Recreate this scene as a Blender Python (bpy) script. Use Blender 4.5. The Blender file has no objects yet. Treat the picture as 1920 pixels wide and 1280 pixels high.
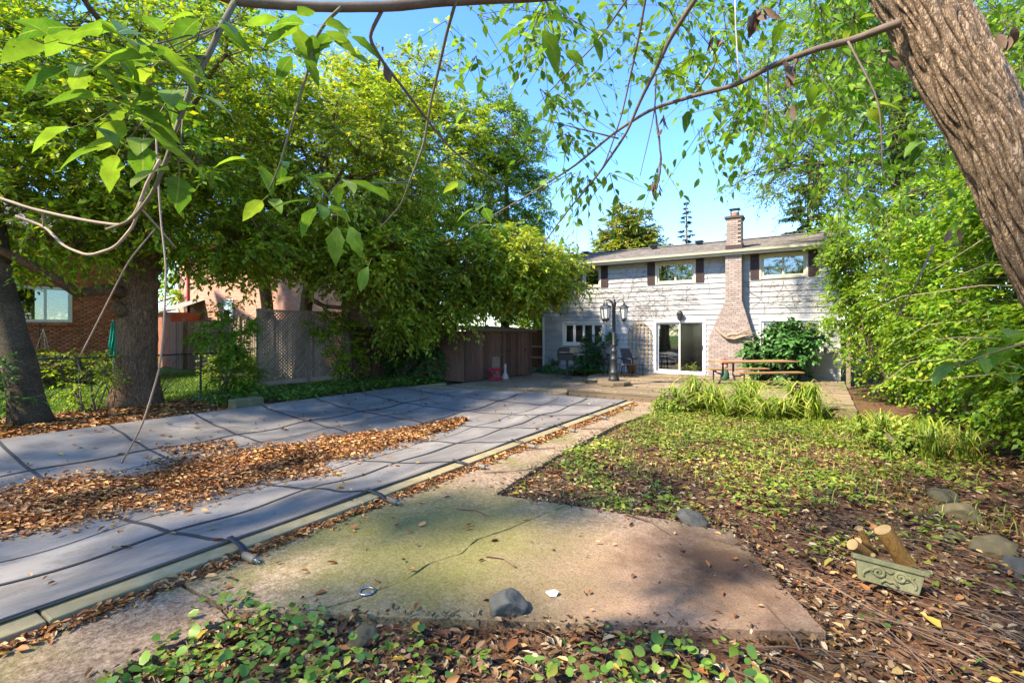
import bpy, bmesh, math, random
import numpy as np
from mathutils import Vector, Matrix
random.seed(7)
RNG = np.random.default_rng(11)
R = math.radians
SC = bpy.context.scene
COL = SC.collection

# ------------------------------------------------------------------ camera
CZ = 1.8
YAW = math.atan2(580, 917)            # the view turns left of +Y (the pool's long axis)
SN, CS = math.sin(YAW), math.cos(YAW)
cam = bpy.data.cameras.new('camera')
cam.sensor_width = 36.0
cam.lens = 36.0 * 917 / 1920
cam.shift_y = (622 - 640) / 1920.0
cam.clip_start = 0.05
cam.clip_end = 900
camo = bpy.data.objects.new('camera', cam)
camo.location = (0, 0, CZ)
camo.rotation_euler = (R(90), 0, YAW)
COL.objects.link(camo)
SC.camera = camo

# ------------------------------------------------------------------ sky and sun
SUN_AZ_LEFT = 150.0                    # degrees left of +Y: behind the standpoint, a little to the left
SUN_EL = 46.0
w = bpy.data.worlds.new('World'); SC.world = w; w.use_nodes = True
nt = w.node_tree; nt.nodes.clear()
sky = nt.nodes.new('ShaderNodeTexSky'); sky.sky_type = 'NISHITA'; sky.sun_disc = False
sky.sun_elevation = R(SUN_EL); sky.sun_rotation = R(-SUN_AZ_LEFT)
sky.altitude = 0; sky.air_density = 1.0; sky.dust_density = 0.15; sky.ozone_density = 5.0
bg = nt.nodes.new('ShaderNodeBackground'); bg.inputs['Strength'].default_value = 0.15
wo = nt.nodes.new('ShaderNodeOutputWorld')
hsv = nt.nodes.new('ShaderNodeHueSaturation'); hsv.inputs['Saturation'].default_value = 1.17; hsv.inputs['Value'].default_value = .95; hsv.inputs['Hue'].default_value = .508
nt.links.new(sky.outputs[0], hsv.inputs['Color']); nt.links.new(hsv.outputs[0], bg.inputs[0]); nt.links.new(bg.outputs[0], wo.inputs[0])
sl = bpy.data.lights.new('sun', 'SUN'); sl.energy = 3.4; sl.angle = R(2.5); sl.color = (1.0, 0.88, 0.70)
so = bpy.data.objects.new('sun', sl); COL.objects.link(so)
sdir = Vector((-math.sin(R(SUN_AZ_LEFT)) * math.cos(R(SUN_EL)), math.cos(R(SUN_AZ_LEFT)) * math.cos(R(SUN_EL)), math.sin(R(SUN_EL))))
so.rotation_euler = sdir.to_track_quat('Z', 'Y').to_euler()
so.location = (-4, -20, 30)
SC.view_settings.view_transform = 'Standard'
SC.view_settings.look = 'None'
SC.view_settings.exposure = 2.0
SC.view_settings.gamma = 1.0
SC.view_settings.use_curve_mapping = False
SC.render.engine = 'CYCLES'
SC.cycles.max_bounces = 8
SC.cycles.transparent_max_bounces = 12
SC.cycles.use_denoising = True
SC.cycles.caustics_reflective = False
SC.cycles.caustics_refractive = False


def pt(x, y, t):
    """point t metres ahead of the standpoint in the direction of a photo pixel (used to survey positions)"""
    l = (x - 960) / 917.0
    return Vector(((-SN + l * CS) * t, (CS + l * SN) * t, CZ + (622 - y) / 917.0 * t))


# ------------------------------------------------------------------ materials
def newmat(name):
    m = bpy.data.materials.new(name); m.use_nodes = True
    return m, m.node_tree, m.node_tree.nodes['Principled BSDF']


def ramp(nt, cols, pos=None):
    r = nt.nodes.new('ShaderNodeValToRGB')
    n = len(cols)
    while len(r.color_ramp.elements) < n: r.color_ramp.elements.new(0.5)
    for i, c in enumerate(cols):
        e = r.color_ramp.elements[i]
        e.position = pos[i] if pos else i / max(1, n - 1)
        e.color = (*c, 1)
    return r


def coords(nt, stretch=(1, 1, 1), world=True, rot=(0, 0, 0)):
    mp = nt.nodes.new('ShaderNodeMapping'); mp.inputs['Scale'].default_value = stretch
    mp.inputs['Rotation'].default_value = rot
    if world:
        g = nt.nodes.new('ShaderNodeNewGeometry'); nt.links.new(g.outputs['Position'], mp.inputs['Vector'])
    else:
        g = nt.nodes.new('ShaderNodeTexCoord'); nt.links.new(g.outputs['Object'], mp.inputs['Vector'])
    return mp


def noise(nt, mp, scale, detail=6, rough=.6):
    n = nt.nodes.new('ShaderNodeTexNoise'); n.inputs['Scale'].default_value = scale
    n.inputs['Detail'].default_value = detail; n.inputs['Roughness'].default_value = rough
    nt.links.new(mp.outputs[0], n.inputs['Vector'])
    return n


def mixc(nt, fac, a, b, mode='MIX'):
    m = nt.nodes.new('ShaderNodeMix'); m.data_type = 'RGBA'; m.blend_type = mode
    for sock, v in ((m.inputs[0], fac), (m.inputs[6], a), (m.inputs[7], b)):
        if hasattr(v, 'links') or hasattr(v, 'is_output'): nt.links.new(v, sock)
        elif isinstance(v, tuple): sock.default_value = (*v, 1)
        else: sock.default_value = v
    return m.outputs[2]


def bump(nt, bsdf, h, strength=.3, dist=.02):
    b = nt.nodes.new('ShaderNodeBump'); b.inputs['Strength'].default_value = strength; b.inputs['Distance'].default_value = dist
    nt.links.new(h, b.inputs['Height']); nt.links.new(b.outputs[0], bsdf.inputs['Normal'])


def mnoise(name, cols, scale=6, rough=.8, bmp=.3, bscale=None, stretch=(1, 1, 1), metal=0, pos=None, world=True, island=0.0, spec=.4, dist=.01):
    m, nt, b = newmat(name)
    mp = coords(nt, stretch, world)
    n = noise(nt, mp, scale)
    rp = ramp(nt, cols, pos); nt.links.new(n.outputs[0], rp.inputs[0])
    c = rp.outputs[0]
    if island:
        oi = nt.nodes.new('ShaderNodeObjectInfo')
        g2 = nt.nodes.new('ShaderNodeNewGeometry')
        ad = nt.nodes.new('ShaderNodeMath'); ad.operation = 'ADD'
        nt.links.new(oi.outputs['Random'], ad.inputs[0]); nt.links.new(g2.outputs['Random Per Island'], ad.inputs[1])
        fr = nt.nodes.new('ShaderNodeMath'); fr.operation = 'FRACT'; nt.links.new(ad.outputs[0], fr.inputs[0])
        r2 = ramp(nt, [(1 - island,) * 3, (1 + island * .6,) * 3]); nt.links.new(fr.outputs[0], r2.inputs[0])
        c = mixc(nt, 1.0, c, r2.outputs[0], 'MULTIPLY')
    nt.links.new(c, b.inputs['Base Color'])
    b.inputs['Roughness'].default_value = rough; b.inputs['Metallic'].default_value = metal
    b.inputs['Specular IOR Level'].default_value = spec
    if bmp:
        n2 = noise(nt, mp, bscale or scale * 4, 8, .65)
        bump(nt, b, n2.outputs[0], bmp, dist)
    return m


def mleaf(name, cols, trans=.4, rough=.5, pos=None, spec=.4, tint=(1.25, 1.2, .6)):
    m, nt, b = newmat(name)
    g = nt.nodes.new('ShaderNodeNewGeometry')
    rp = ramp(nt, cols, pos); nt.links.new(g.outputs['Random Per Island'], rp.inputs[0])
    mp = coords(nt); n = noise(nt, mp, .55, 3)
    r2 = ramp(nt, [(.72,) * 3, (1.25,) * 3], [.35, .65]); nt.links.new(n.outputs[0], r2.inputs[0])
    c = mixc(nt, 1.0, rp.outputs[0], r2.outputs[0], 'MULTIPLY')
    nt.links.new(c, b.inputs['Base Color'])
    b.inputs['Roughness'].default_value = rough; b.inputs['Specular IOR Level'].default_value = spec
    if trans:
        t = nt.nodes.new('ShaderNodeBsdfTranslucent')
        c2 = mixc(nt, 1.0, c, tuple(tint), 'MULTIPLY'); nt.links.new(c2, t.inputs['Color'])
        ms = nt.nodes.new('ShaderNodeMixShader'); ms.inputs[0].default_value = trans
        out = nt.nodes['Material Output']
        nt.links.new(b.outputs[0], ms.inputs[1]); nt.links.new(t.outputs[0], ms.inputs[2]); nt.links.new(ms.outputs[0], out.inputs[0])
    return m


MT = {}
MT['leaf_mid'] = mleaf('leaf_mid', [(0.1049, 0.2095, 0.0102), (0.2244, 0.3694, 0.0169), (0.3895, 0.542, 0.0254), (0.7188, 0.6405, 0.034)], .45, pos=[0, .4, .85, 1])
MT['leaf_bright'] = mleaf('leaf_bright', [(0.1492, 0.2466, 0.0167), (0.2771, 0.3875, 0.025), (0.4263, 0.5108, 0.0374), (0.6821, 0.5284, 0.0499)], .48, pos=[0, .4, .85, 1])
MT['leaf_dark'] = mleaf('leaf_dark', [(0.0326, 0.0918, 0.0211), (0.0612, 0.153, 0.0352), (0.102, 0.2244, 0.0528)], .25, .4)
MT['leaf_right'] = mleaf('leaf_right', [(0.0874, 0.19, 0.0121), (0.1748, 0.3283, 0.0202), (0.2913, 0.432, 0.0303), (0.4855, 0.4665, 0.0403)], .48, pos=[0, .4, .87, 1])
MT['leaf_far'] = mleaf('leaf_far', [(0.1099, 0.1775, 0.0195), (0.2197, 0.2839, 0.026), (0.3735, 0.3549, 0.039), (0.4833, 0.3076, 0.039)], .3, pos=[0, .5, .88, 1])
MT['leaf_conifer'] = mleaf('leaf_conifer', [(0.0195, 0.052, 0.026), (0.0455, 0.091, 0.0455), (0.078, 0.13, 0.0715)], .1, .6)
MT['leaf_cedar'] = mleaf('leaf_cedar', [(0.0941, 0.2016, 0.0174), (0.1882, 0.3226, 0.0291), (0.3136, 0.457, 0.0437)], .3, .6)
MT['leaf_near'] = mleaf('leaf_near', [(0.093, 0.2234, 0.0156), (0.1859, 0.3438, 0.0208), (0.2789, 0.447, 0.0312)], .5, .4)
MT['leaf_ivy'] = mleaf('leaf_ivy', [(0.048, 0.1181, 0.02), (0.12, 0.2363, 0.03), (0.24, 0.3375, 0.05)], .25, .35)
MT['weed'] = mleaf('weed', [(0.075, 0.1512, 0.0144), (0.165, 0.252, 0.024), (0.285, 0.3402, 0.0384), (0.45, 0.378, 0.0768)], .35, .55, pos=[0, .4, .85, 1])
MT['blade'] = mleaf('blade', [(0.1196, 0.1984, 0.0207), (0.2242, 0.3174, 0.0363), (0.4037, 0.41, 0.0621), (0.6279, 0.5025, 0.1449)], .4, .5, pos=[0, .5, .85, 1])
MT['lawn'] = mleaf('lawn_blade', [(.07, .15, .015), (.13, .24, .02), (.2, .3, .04)], .4, .6)
MT['litter'] = mleaf('litter', [(0.0748, 0.029, 0.0105), (0.1943, 0.0726, 0.0189), (0.3588, 0.1452, 0.0368), (0.5083, 0.2508, 0.084), (0.6279, 0.396, 0.1785), (0.6727, 0.396, 0.042)], .12, .6, pos=[0, .25, .55, .75, .93, 1], tint=(1, .8, .5))
MT['litter_dark'] = mleaf('litter_dark', [(0.0323, 0.0182, 0.011), (0.0906, 0.0451, 0.0192), (0.1811, 0.0915, 0.0386), (0.3105, 0.2113, 0.1103), (0.4916, 0.4085, 0.2619)], .08, .7, pos=[0, .3, .6, .85, 1], tint=(1, .8, .5))
MT['yellow_leaf'] = mleaf('yellow_leaf', [(.35, .24, .02), (.5, .36, .05), (.32, .28, .05), (.42, .27, .1)], .2, .55, tint=(1, .9, .5))
MT['paper'] = mnoise('paper', [(.4, .38, .34), (.52, .5, .46)], 20, .9, .3)
MT['dead_leaf'] = mleaf('dead_leaf', [(.06, .035, .02), (.12, .07, .04), (.19, .12, .07)], .2, .7, tint=(1, .8, .5))
MT['twig'] = mnoise('twig', [(.05, .03, .02), (.16, .10, .065), (.28, .2, .14)], 3, .85, .2, island=.4)
MT['bark'] = None


def mbark(name, cols, scale=5, stretch=(1, 1, .28), bs=.9, dist=.04, point=False):
    m, nt, b = newmat(name)
    mp = coords(nt, stretch, False)
    v = nt.nodes.new('ShaderNodeTexVoronoi'); v.feature = 'DISTANCE_TO_EDGE'; v.inputs['Scale'].default_value = scale * 2.6
    n0 = noise(nt, mp, scale * 1.5, 5)
    va = nt.nodes.new('ShaderNodeVectorMath'); va.operation = 'MULTIPLY_ADD'; va.inputs[1].default_value = (.28, .28, .28)
    nt.links.new(n0.outputs['Color'], va.inputs[0]); nt.links.new(mp.outputs[0], va.inputs[2]); nt.links.new(va.outputs[0], v.inputs['Vector'])
    n = noise(nt, mp, scale * 3, 8, .7)
    mm = nt.nodes.new('ShaderNodeMath'); mm.operation = 'MULTIPLY_ADD'
    cl = nt.nodes.new('ShaderNodeMapRange'); cl.inputs[1].default_value = 0; cl.inputs[2].default_value = .25
    nt.links.new(v.outputs['Distance'], cl.inputs[0])
    nt.links.new(cl.outputs[0], mm.inputs[0]); mm.inputs[1].default_value = .55; nt.links.new(n.outputs[0], mm.inputs[2])
    r = ramp(nt, cols, [.35, .7, 1.0] if len(cols) == 3 else None)
    nt.links.new(mm.outputs[0], r.inputs[0])
    big = noise(nt, mp, .9, 3)
    r2 = ramp(nt, [(.65, .68, .6), (1.2, 1.15, 1.1)], [.35, .65]); nt.links.new(big.outputs[0], r2.inputs[0])
    c = mixc(nt, 1.0, r.outputs[0], r2.outputs[0], 'MULTIPLY')
    if point:  # occlusion-like shade in the furrows, lighter ridges, put into the bark colour
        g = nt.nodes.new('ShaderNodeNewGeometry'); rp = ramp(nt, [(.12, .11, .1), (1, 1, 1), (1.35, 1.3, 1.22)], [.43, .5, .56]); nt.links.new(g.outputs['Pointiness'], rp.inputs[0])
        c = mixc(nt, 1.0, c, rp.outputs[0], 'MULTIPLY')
    nt.links.new(c, b.inputs['Base Color']); b.inputs['Roughness'].default_value = .9; b.inputs['Specular IOR Level'].default_value = .2
    bump(nt, b, mm.outputs[0], bs, dist)
    return m


MT['bark'] = mbark('bark', [(0.0683, 0.038, 0.0224), (0.2321, 0.1425, 0.0867), (0.4095, 0.2731, 0.1734)], 10, (1, 1, .16), 1.0, .03)
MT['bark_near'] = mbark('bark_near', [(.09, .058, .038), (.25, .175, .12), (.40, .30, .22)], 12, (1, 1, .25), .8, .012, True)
MT['bark_grey'] = mbark('bark_grey', [(0.036, 0.029, 0.0208), (0.102, 0.08, 0.056), (0.204, 0.155, 0.108)], 7, (1, 1, 2.2), .7, .03)
MT['branch_green'] = mnoise('branch_green', [(.10, .085, .04), (.17, .15, .07)], 8, .7, .2)
MT['branch_brown'] = mnoise('branch_brown', [(.06, .045, .03), (.14, .10, .07), (.22, .17, .12)], 10, .8, .3)
MT['vine_pale'] = mnoise('vine_pale', [(.26, .18, .12), (.42, .31, .22)], 12, .7, .2)


def mground():
    m, nt, b = newmat('soil')
    mp = coords(nt)
    n1 = noise(nt, mp, 14, 9, .7); r1 = ramp(nt, [(.035, .017, .009), (.115, .056, .028), (.22, .125, .07), (.34, .235, .145)], [.3, .48, .62, .8]); nt.links.new(n1.outputs[0], r1.inputs[0])
    n2 = noise(nt, mp, .5, 4); r2 = ramp(nt, [(0, 0, 0), (.45, .45, .45)], [.5, .68]); nt.links.new(n2.outputs[0], r2.inputs[0])
    c = mixc(nt, r2.outputs[0], r1.outputs[0], (.10, .10, .025))
    # neighbour's lawn further left
    sx = nt.nodes.new('ShaderNodeSeparateXYZ'); g = nt.nodes.new('ShaderNodeNewGeometry'); nt.links.new(g.outputs['Position'], sx.inputs[0])
    nn = noise(nt, mp, 1.5, 4)
    ad = nt.nodes.new('ShaderNodeMath'); ad.operation = 'ADD'; nt.links.new(sx.outputs[0], ad.inputs[0]); nt.links.new(nn.outputs[0], ad.inputs[1])
    mr = nt.nodes.new('ShaderNodeMapRange'); mr.inputs[1].default_value = -14.6; mr.inputs[2].default_value = -15.4; nt.links.new(ad.outputs[0], mr.inputs[0])
    n3 = noise(nt, mp, 5, 6); r3 = ramp(nt, [(.07, .13, .015), (.15, .24, .03)], [.35, .65]); nt.links.new(n3.outputs[0], r3.inputs[0])
    c = mixc(nt, mr.outputs[0], c, r3.outputs[0])
    nt.links.new(c, b.inputs['Base Color']); b.inputs['Roughness'].default_value = .95; b.inputs['Specular IOR Level'].default_value = .15
    n4 = noise(nt, mp, 30, 8, .7); bump(nt, b, n4.outputs[0], .8, .03)
    return m


def spot(nt, cx, cy, r, soft, mp=None, warp=.35):
    """soft round stain mask about a ground position, broken up by noise"""
    mp = mp or coords(nt)
    n = noise(nt, mp, 3.5, 7, .65)
    g = nt.nodes.new('ShaderNodeNewGeometry')
    vd = nt.nodes.new('ShaderNodeVectorMath'); vd.operation = 'DISTANCE'; vd.inputs[1].default_value = (cx, cy, .02); nt.links.new(g.outputs['Position'], vd.inputs[0])
    ma = nt.nodes.new('ShaderNodeMath'); ma.operation = 'MULTIPLY_ADD'; ma.inputs[1].default_value = warp * 4; nt.links.new(n.outputs[0], ma.inputs[0]); nt.links.new(vd.outputs['Value'], ma.inputs[2])
    mr = nt.nodes.new('ShaderNodeMapRange'); mr.inputs[1].default_value = r + soft + warp * 2; mr.inputs[2].default_value = r - soft + warp * 2; nt.links.new(ma.outputs[0], mr.inputs[0])
    return mr.outputs[0]


def mconcrete():
    m, nt, b = newmat('old_concrete')
    mp = coords(nt)
    n1 = noise(nt, mp, 26, 10, .75); r1 = ramp(nt, [(.09, .062, .04), (.30, .22, .15), (.50, .40, .29)], [.32, .5, .68]); nt.links.new(n1.outputs[0], r1.inputs[0])
    nb = noise(nt, mp, .8, 5, .6); rb = ramp(nt, [(.78, .75, .72), (1.12, 1.1, 1.08)], [.35, .65]); nt.links.new(nb.outputs[0], rb.inputs[0])
    c = mixc(nt, 1.0, r1.outputs[0], rb.outputs[0], 'MULTIPLY')
    # moss
    n2 = noise(nt, mp, 1.15, 8, .68); r2 = ramp(nt, [(0, 0, 0), (.7, .7, .7)], [.47, .66]); nt.links.new(n2.outputs[0], r2.inputs[0])
    n2b = noise(nt, mp, 40, 5, .7); rm = ramp(nt, [(.115, .115, .028), (.235, .23, .065)], [.3, .7]); nt.links.new(n2b.outputs[0], rm.inputs[0])
    c = mixc(nt, r2.outputs[0], c, rm.outputs[0])
    mo = spot(nt, -2.7, 3.2, 1.15, .5)
    mf = nt.nodes.new('ShaderNodeMath'); mf.operation = 'MULTIPLY'; mf.inputs[1].default_value = .72; nt.links.new(mo, mf.inputs[0])
    c = mixc(nt, mf.outputs[0], c, rm.outputs[0])
    # reddish soil smear and a black burnt patch on the garden slab
    rs = spot(nt, -.75, 3.5, 1.1, .5)
    rf = nt.nodes.new('ShaderNodeMath'); rf.operation = 'MULTIPLY'; rf.inputs[1].default_value = .7; nt.links.new(rs, rf.inputs[0])
    c = mixc(nt, rf.outputs[0], c, (.30, .185, .12))
    bs = spot(nt, -.62, 4.05, .55, .4)
    bf = nt.nodes.new('ShaderNodeMath'); bf.operation = 'MULTIPLY'; bf.inputs[1].default_value = .88; nt.links.new(bs, bf.inputs[0])
    c = mixc(nt, bf.outputs[0], c, (.075, .044, .028))
    b2 = spot(nt, -1.62, 2.62, .16, .16, warp=.12)
    bf2 = nt.nodes.new('ShaderNodeMath'); bf2.operation = 'MULTIPLY'; bf2.inputs[1].default_value = .7; nt.links.new(b2, bf2.inputs[0])
    c = mixc(nt, bf2.outputs[0], c, (.07, .05, .042))
    n5 = noise(nt, mp, 60, 6, .75); r5 = ramp(nt, [(.4, .38, .36), (1, 1, 1), (1.25, 1.22, 1.18)], [.34, .45, .72]); nt.links.new(n5.outputs[0], r5.inputs[0])
    c = mixc(nt, 1.0, c, r5.outputs[0], 'MULTIPLY')
    nt.links.new(c, b.inputs['Base Color']); b.inputs['Roughness'].default_value = .95; b.inputs['Specular IOR Level'].default_value = .08
    n3 = noise(nt, mp, 45, 10, .75); bump(nt, b, n3.outputs[0], .8, .015)
    return m


MT['soil'] = mground()
MT['concrete'] = mconcrete()
MT['coping'] = mnoise('coping_concrete', [(0.1615, 0.1275, 0.0467), (0.2975, 0.2422, 0.1232), (0.425, 0.357, 0.221)], 7, .85, .4, island=.15)


def mcover():
    m, nt, b = newmat('cover_fabric')
    mp = coords(nt)
    n1 = noise(nt, mp, .8, 6, .6); r1 = ramp(nt, [(.17, .155, .14), (.255, .235, .212)], [.3, .7]); nt.links.new(n1.outputs[0], r1.inputs[0])
    mp2 = coords(nt, (.5, .22, 1)); n2 = noise(nt, mp2, 3.0, 6, .6); r2 = ramp(nt, [(.8,) * 3, (1.25,) * 3], [.4, .7]); nt.links.new(n2.outputs[0], r2.inputs[0])
    c = mixc(nt, 1, r1.outputs[0], r2.outputs[0], 'MULTIPLY')
    # tide marks and brown leaf stains
    n4 = noise(nt, mp, 1.7, 9, .7); r4 = ramp(nt, [(0, 0, 0), (.55, .55, .55), (.1, .1, .1)], [.52, .6, .66]); nt.links.new(n4.outputs[0], r4.inputs[0])
    c = mixc(nt, r4.outputs[0], c, (.15, .125, .10))
    n6 = noise(nt, mp, 6, 8, .75); r6 = ramp(nt, [(0, 0, 0), (.35, .35, .35)], [.55, .75]); nt.links.new(n6.outputs[0], r6.inputs[0])
    c = mixc(nt, r6.outputs[0], c, (.27, .26, .245))
    n5 = noise(nt, mp, 38, 5, .75); r5 = ramp(nt, [(.45, .4, .34), (1, 1, 1)], [.33, .4]); nt.links.new(n5.outputs[0], r5.inputs[0])
    c = mixc(nt, 1, c, r5.outputs[0], 'MULTIPLY')
    nt.links.new(c, b.inputs['Base Color']); b.inputs['Roughness'].default_value = .55; b.inputs['Specular IOR Level'].default_value = .4
    mpw = coords(nt, (1.4, .35, 1)); nw = noise(nt, mpw, 2.4, 5, .55); n3 = noise(nt, mp, 220, 2)
    ad = nt.nodes.new('ShaderNodeMath'); ad.operation = 'MULTIPLY_ADD'; ad.inputs[1].default_value = .03; nt.links.new(n3.outputs[0], ad.inputs[0]); nt.links.new(nw.outputs[0], ad.inputs[2])
    bump(nt, b, ad.outputs[0], .5, .07)
    return m


MT['cover'] = mcover()
MT['strap'] = mnoise('strap_webbing', [(.02, .022, .026), (.045, .048, .055)], 60, .7, .3)
MT['siding'] = mnoise('white_siding', [(0.2251, 0.2227, 0.2103), (0.3683, 0.3656, 0.354), (0.4399, 0.4371, 0.4258)], 2.2, .6, .12, 22, stretch=(.5, 1, 3), pos=[.2, .45, .75], island=.06)
MT['trim'] = mnoise('white_trim', [(.66, .65, .61), (.78, .77, .74)], 3, .5, .05)
MT['trim_old'] = mnoise('aged_trim', [(.45, .42, .30), (.62, .58, .45)], 4, .6, .1)
MT['soffit'] = mnoise('soffit_paint', [(.36, .32, .22), (.5, .45, .33)], 3, .7, .1)
MT['shutter'] = mnoise('shutter_brown', [(.035, .018, .016), (.06, .032, .028)], 5, .6, .1)
MT['shingle'] = mnoise('roof_shingle', [(.17, .15, .135), (.26, .235, .21), (.34, .31, .28)], 9, .95, .6, 60, island=.28, spec=.15)
MT['brick_cream'] = mnoise('cream_brick', [(0.2754, 0.212, 0.1814), (0.351, 0.2777, 0.2419), (0.4158, 0.3371, 0.297)], 4, .85, .4, 40, island=.22)
MT['mortar'] = mnoise('mortar', [(.07, .055, .046), (.12, .097, .08)], 20, .95, .4)
MT['brick_red'] = mnoise('red_brick', [(0.255, 0.091, 0.0455), (0.45, 0.161, 0.078), (0.6, 0.245, 0.1235)], 5, .85, .4, 40, island=.38)
MT['mortar_light'] = mnoise('mortar_light', [(.36, .31, .26), (.48, .42, .36)], 20, .95, .4)
MT['iron'] = mnoise('black_iron', [(.012, .012, .013), (.03, .03, .031)], 12, .5, .15, spec=.5)
MT['lampglass'] = None
MT['deck'] = mnoise('deck_wood', [(.11, .075, .04), (.25, .185, .105), (.42, .335, .215)], 2.5, .85, .5, 14, stretch=(.7, 6, 6), island=.5)
MT['deck_side'] = mnoise('deck_side_wood', [(.10, .07, .04), (.21, .15, .09)], 3, .85, .5, 14, stretch=(.7, 6, 6))
MT['picnic'] = mnoise('picnic_wood', [(.20, .105, .04), (.32, .18, .08), (.42, .26, .125)], 3, .6, .3, 14, stretch=(6, 6, 6), island=.2)
MT['shed'] = mnoise('shed_wood', [(0.0653, 0.0338, 0.0216), (0.145, 0.0754, 0.048), (0.2465, 0.1365, 0.0936)], 3, .85, .6, 18, stretch=(7, 7, .8), island=.4)
MT['shed_orange'] = mnoise('orange_wood', [(.20, .075, .025), (.33, .13, .045)], 3, .8, .5, 18, stretch=(6, 6, .8), island=.3)
MT['fence_grey'] = mnoise('fence_wood', [(.17, .12, .085), (.30, .225, .165), (.42, .33, .25)], 3, .85, .5, 18, stretch=(6, 6, .8), island=.35)
MT['lattice'] = mnoise('lattice_wood', [(0.196, 0.1418, 0.0975), (0.35, 0.2565, 0.182)], 5, .85, .4, island=.3)
MT['trellis'] = mnoise('trellis_wood', [(.22, .155, .08), (.34, .25, .14)], 4, .8, .3)
MT['terracotta'] = mnoise('terracotta', [(.30, .13, .06), (.45, .21, .10)], 6, .8, .2)
MT['sling'] = mnoise('sling_fabric', [(.03, .028, .03), (.06, .055, .058)], 30, .8, .3)
MT['rock'] = mnoise('rock', [(.04, .038, .03), (.10, .095, .078), (.17, .16, .135)], 9, .85, .6, 25, world=False, island=.2)
MT['rock_moss'] = mnoise('rock_moss', [(.04, .032, .016), (.105, .085, .042), (.18, .15, .09)], 9, .9, .6, 25, world=False, island=.2)
MT['cast_stone'] = mnoise('cast_stone', [(.07, .07, .03), (.15, .145, .07), (.25, .235, .135)], 9, .9, .5, 40, world=False)
MT['log_bark'] = mbark('log_bark', [(.12, .052, .014), (.31, .155, .042), (.44, .25, .08)], 14, (1, 1, .35), .6, .012)
MT['log_end'] = mnoise('log_end', [(.22, .145, .06), (.34, .235, .10)], 12, .8, .2, world=False)
MT['pvc'] = mnoise('sleeve_vinyl', [(.10, .085, .06), (.2, .175, .13)], 12, .6, .3, world=False)
MT['steel'] = mnoise('steel', [(.4, .4, .4), (.55, .55, .55)], 20, .35, .1, metal=1, world=False)
MT['red_paint'] = mnoise('red_paint', [(.30, .02, .03), (.45, .04, .06)], 8, .5, .1, world=False)
MT['teal'] = mnoise('teal_fabric', [(.0, .22, .17), (.02, .34, .27)], 6, .7, .1, world=False)
MT['flower_white'] = mnoise('flower_white', [(.6, .5, .45), (.75, .65, .55)], 8, .7, .1, world=False)
MT['curtain'] = mnoise('curtain', [(.5, .5, .44), (.65, .64, .58)], 3, .9, .2)
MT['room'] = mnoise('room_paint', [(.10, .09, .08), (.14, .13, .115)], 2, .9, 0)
MT['sofa'] = mnoise('sofa_cloth', [(.13, .045, .04), (.18, .07, .06)], 8, .9, .2)
MT['sofa_pale'] = mnoise('sofa_cushion', [(.4, .3, .27), (.5, .4, .36)], 8, .9, .2)
MT['skin'] = mnoise('figurine_face', [(.55, .36, .27), (.62, .42, .33)], 8, .6, .05, world=False)
MT['green_paint'] = mnoise('figurine_green', [(.03, .08, .05), (.05, .13, .08)], 8, .6, .1, world=False)
MT['grill'] = mnoise('grill_enamel', [(.02, .018, .017), (.055, .045, .04)], 8, .45, .15)
MT['grill_lid'] = mnoise('grill_lid', [(.20, .165, .11), (.33, .28, .2)], 8, .5, .15)
MT['rope'] = mnoise('rope', [(.45, .42, .38), (.6, .57, .5)], 30, .8, .3)


def mglass(name, tint, refl=.35, rough=.02):
    m, nt, b = newmat(name)
    out = nt.nodes['Material Output']; nt.nodes.remove(b)
    tr = nt.nodes.new('ShaderNodeBsdfTransparent'); tr.inputs[0].default_value = (*tint, 1)
    gl = nt.nodes.new('ShaderNodeBsdfGlossy'); gl.inputs['Roughness'].default_value = rough
    lw = nt.nodes.new('ShaderNodeFresnel'); lw.inputs['IOR'].default_value = 1.55
    ma = nt.nodes.new('ShaderNodeMath'); ma.operation = 'MULTIPLY_ADD'; ma.inputs[1].default_value = 1.0; ma.inputs[2].default_value = refl * .35
    nt.links.new(lw.outputs[0], ma.inputs[0])
    ms = nt.nodes.new('ShaderNodeMixShader'); nt.links.new(ma.outputs[0], ms.inputs[0]); nt.links.new(tr.outputs[0], ms.inputs[1]); nt.links.new(gl.outputs[0], ms.inputs[2])
    nt.links.new(ms.outputs[0], out.inputs[0])
    return m


MT['glass'] = mglass('window_glass', (.45, .5, .5), .5)
MT['screen'] = mglass('insect_screen', (.4, .4, .43), .06, .12)


def mfrost():
    m, nt, b = newmat('lantern_glass')
    b.inputs['Base Color'].default_value = (.75, .77, .76, 1); b.inputs['Roughness'].default_value = .35
    out = nt.nodes['Material Output']
    t = nt.nodes.new('ShaderNodeBsdfTranslucent'); t.inputs[0].default_value = (.85, .87, .86, 1)
    ms = nt.nodes.new('ShaderNodeMixShader'); ms.inputs[0].default_value = .5
    nt.links.new(b.outputs[0], ms.inputs[1]); nt.links.new(t.outputs[0], ms.inputs[2]); nt.links.new(ms.outputs[0], out.inputs[0])
    return m


MT['lampglass'] = mfrost()


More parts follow.
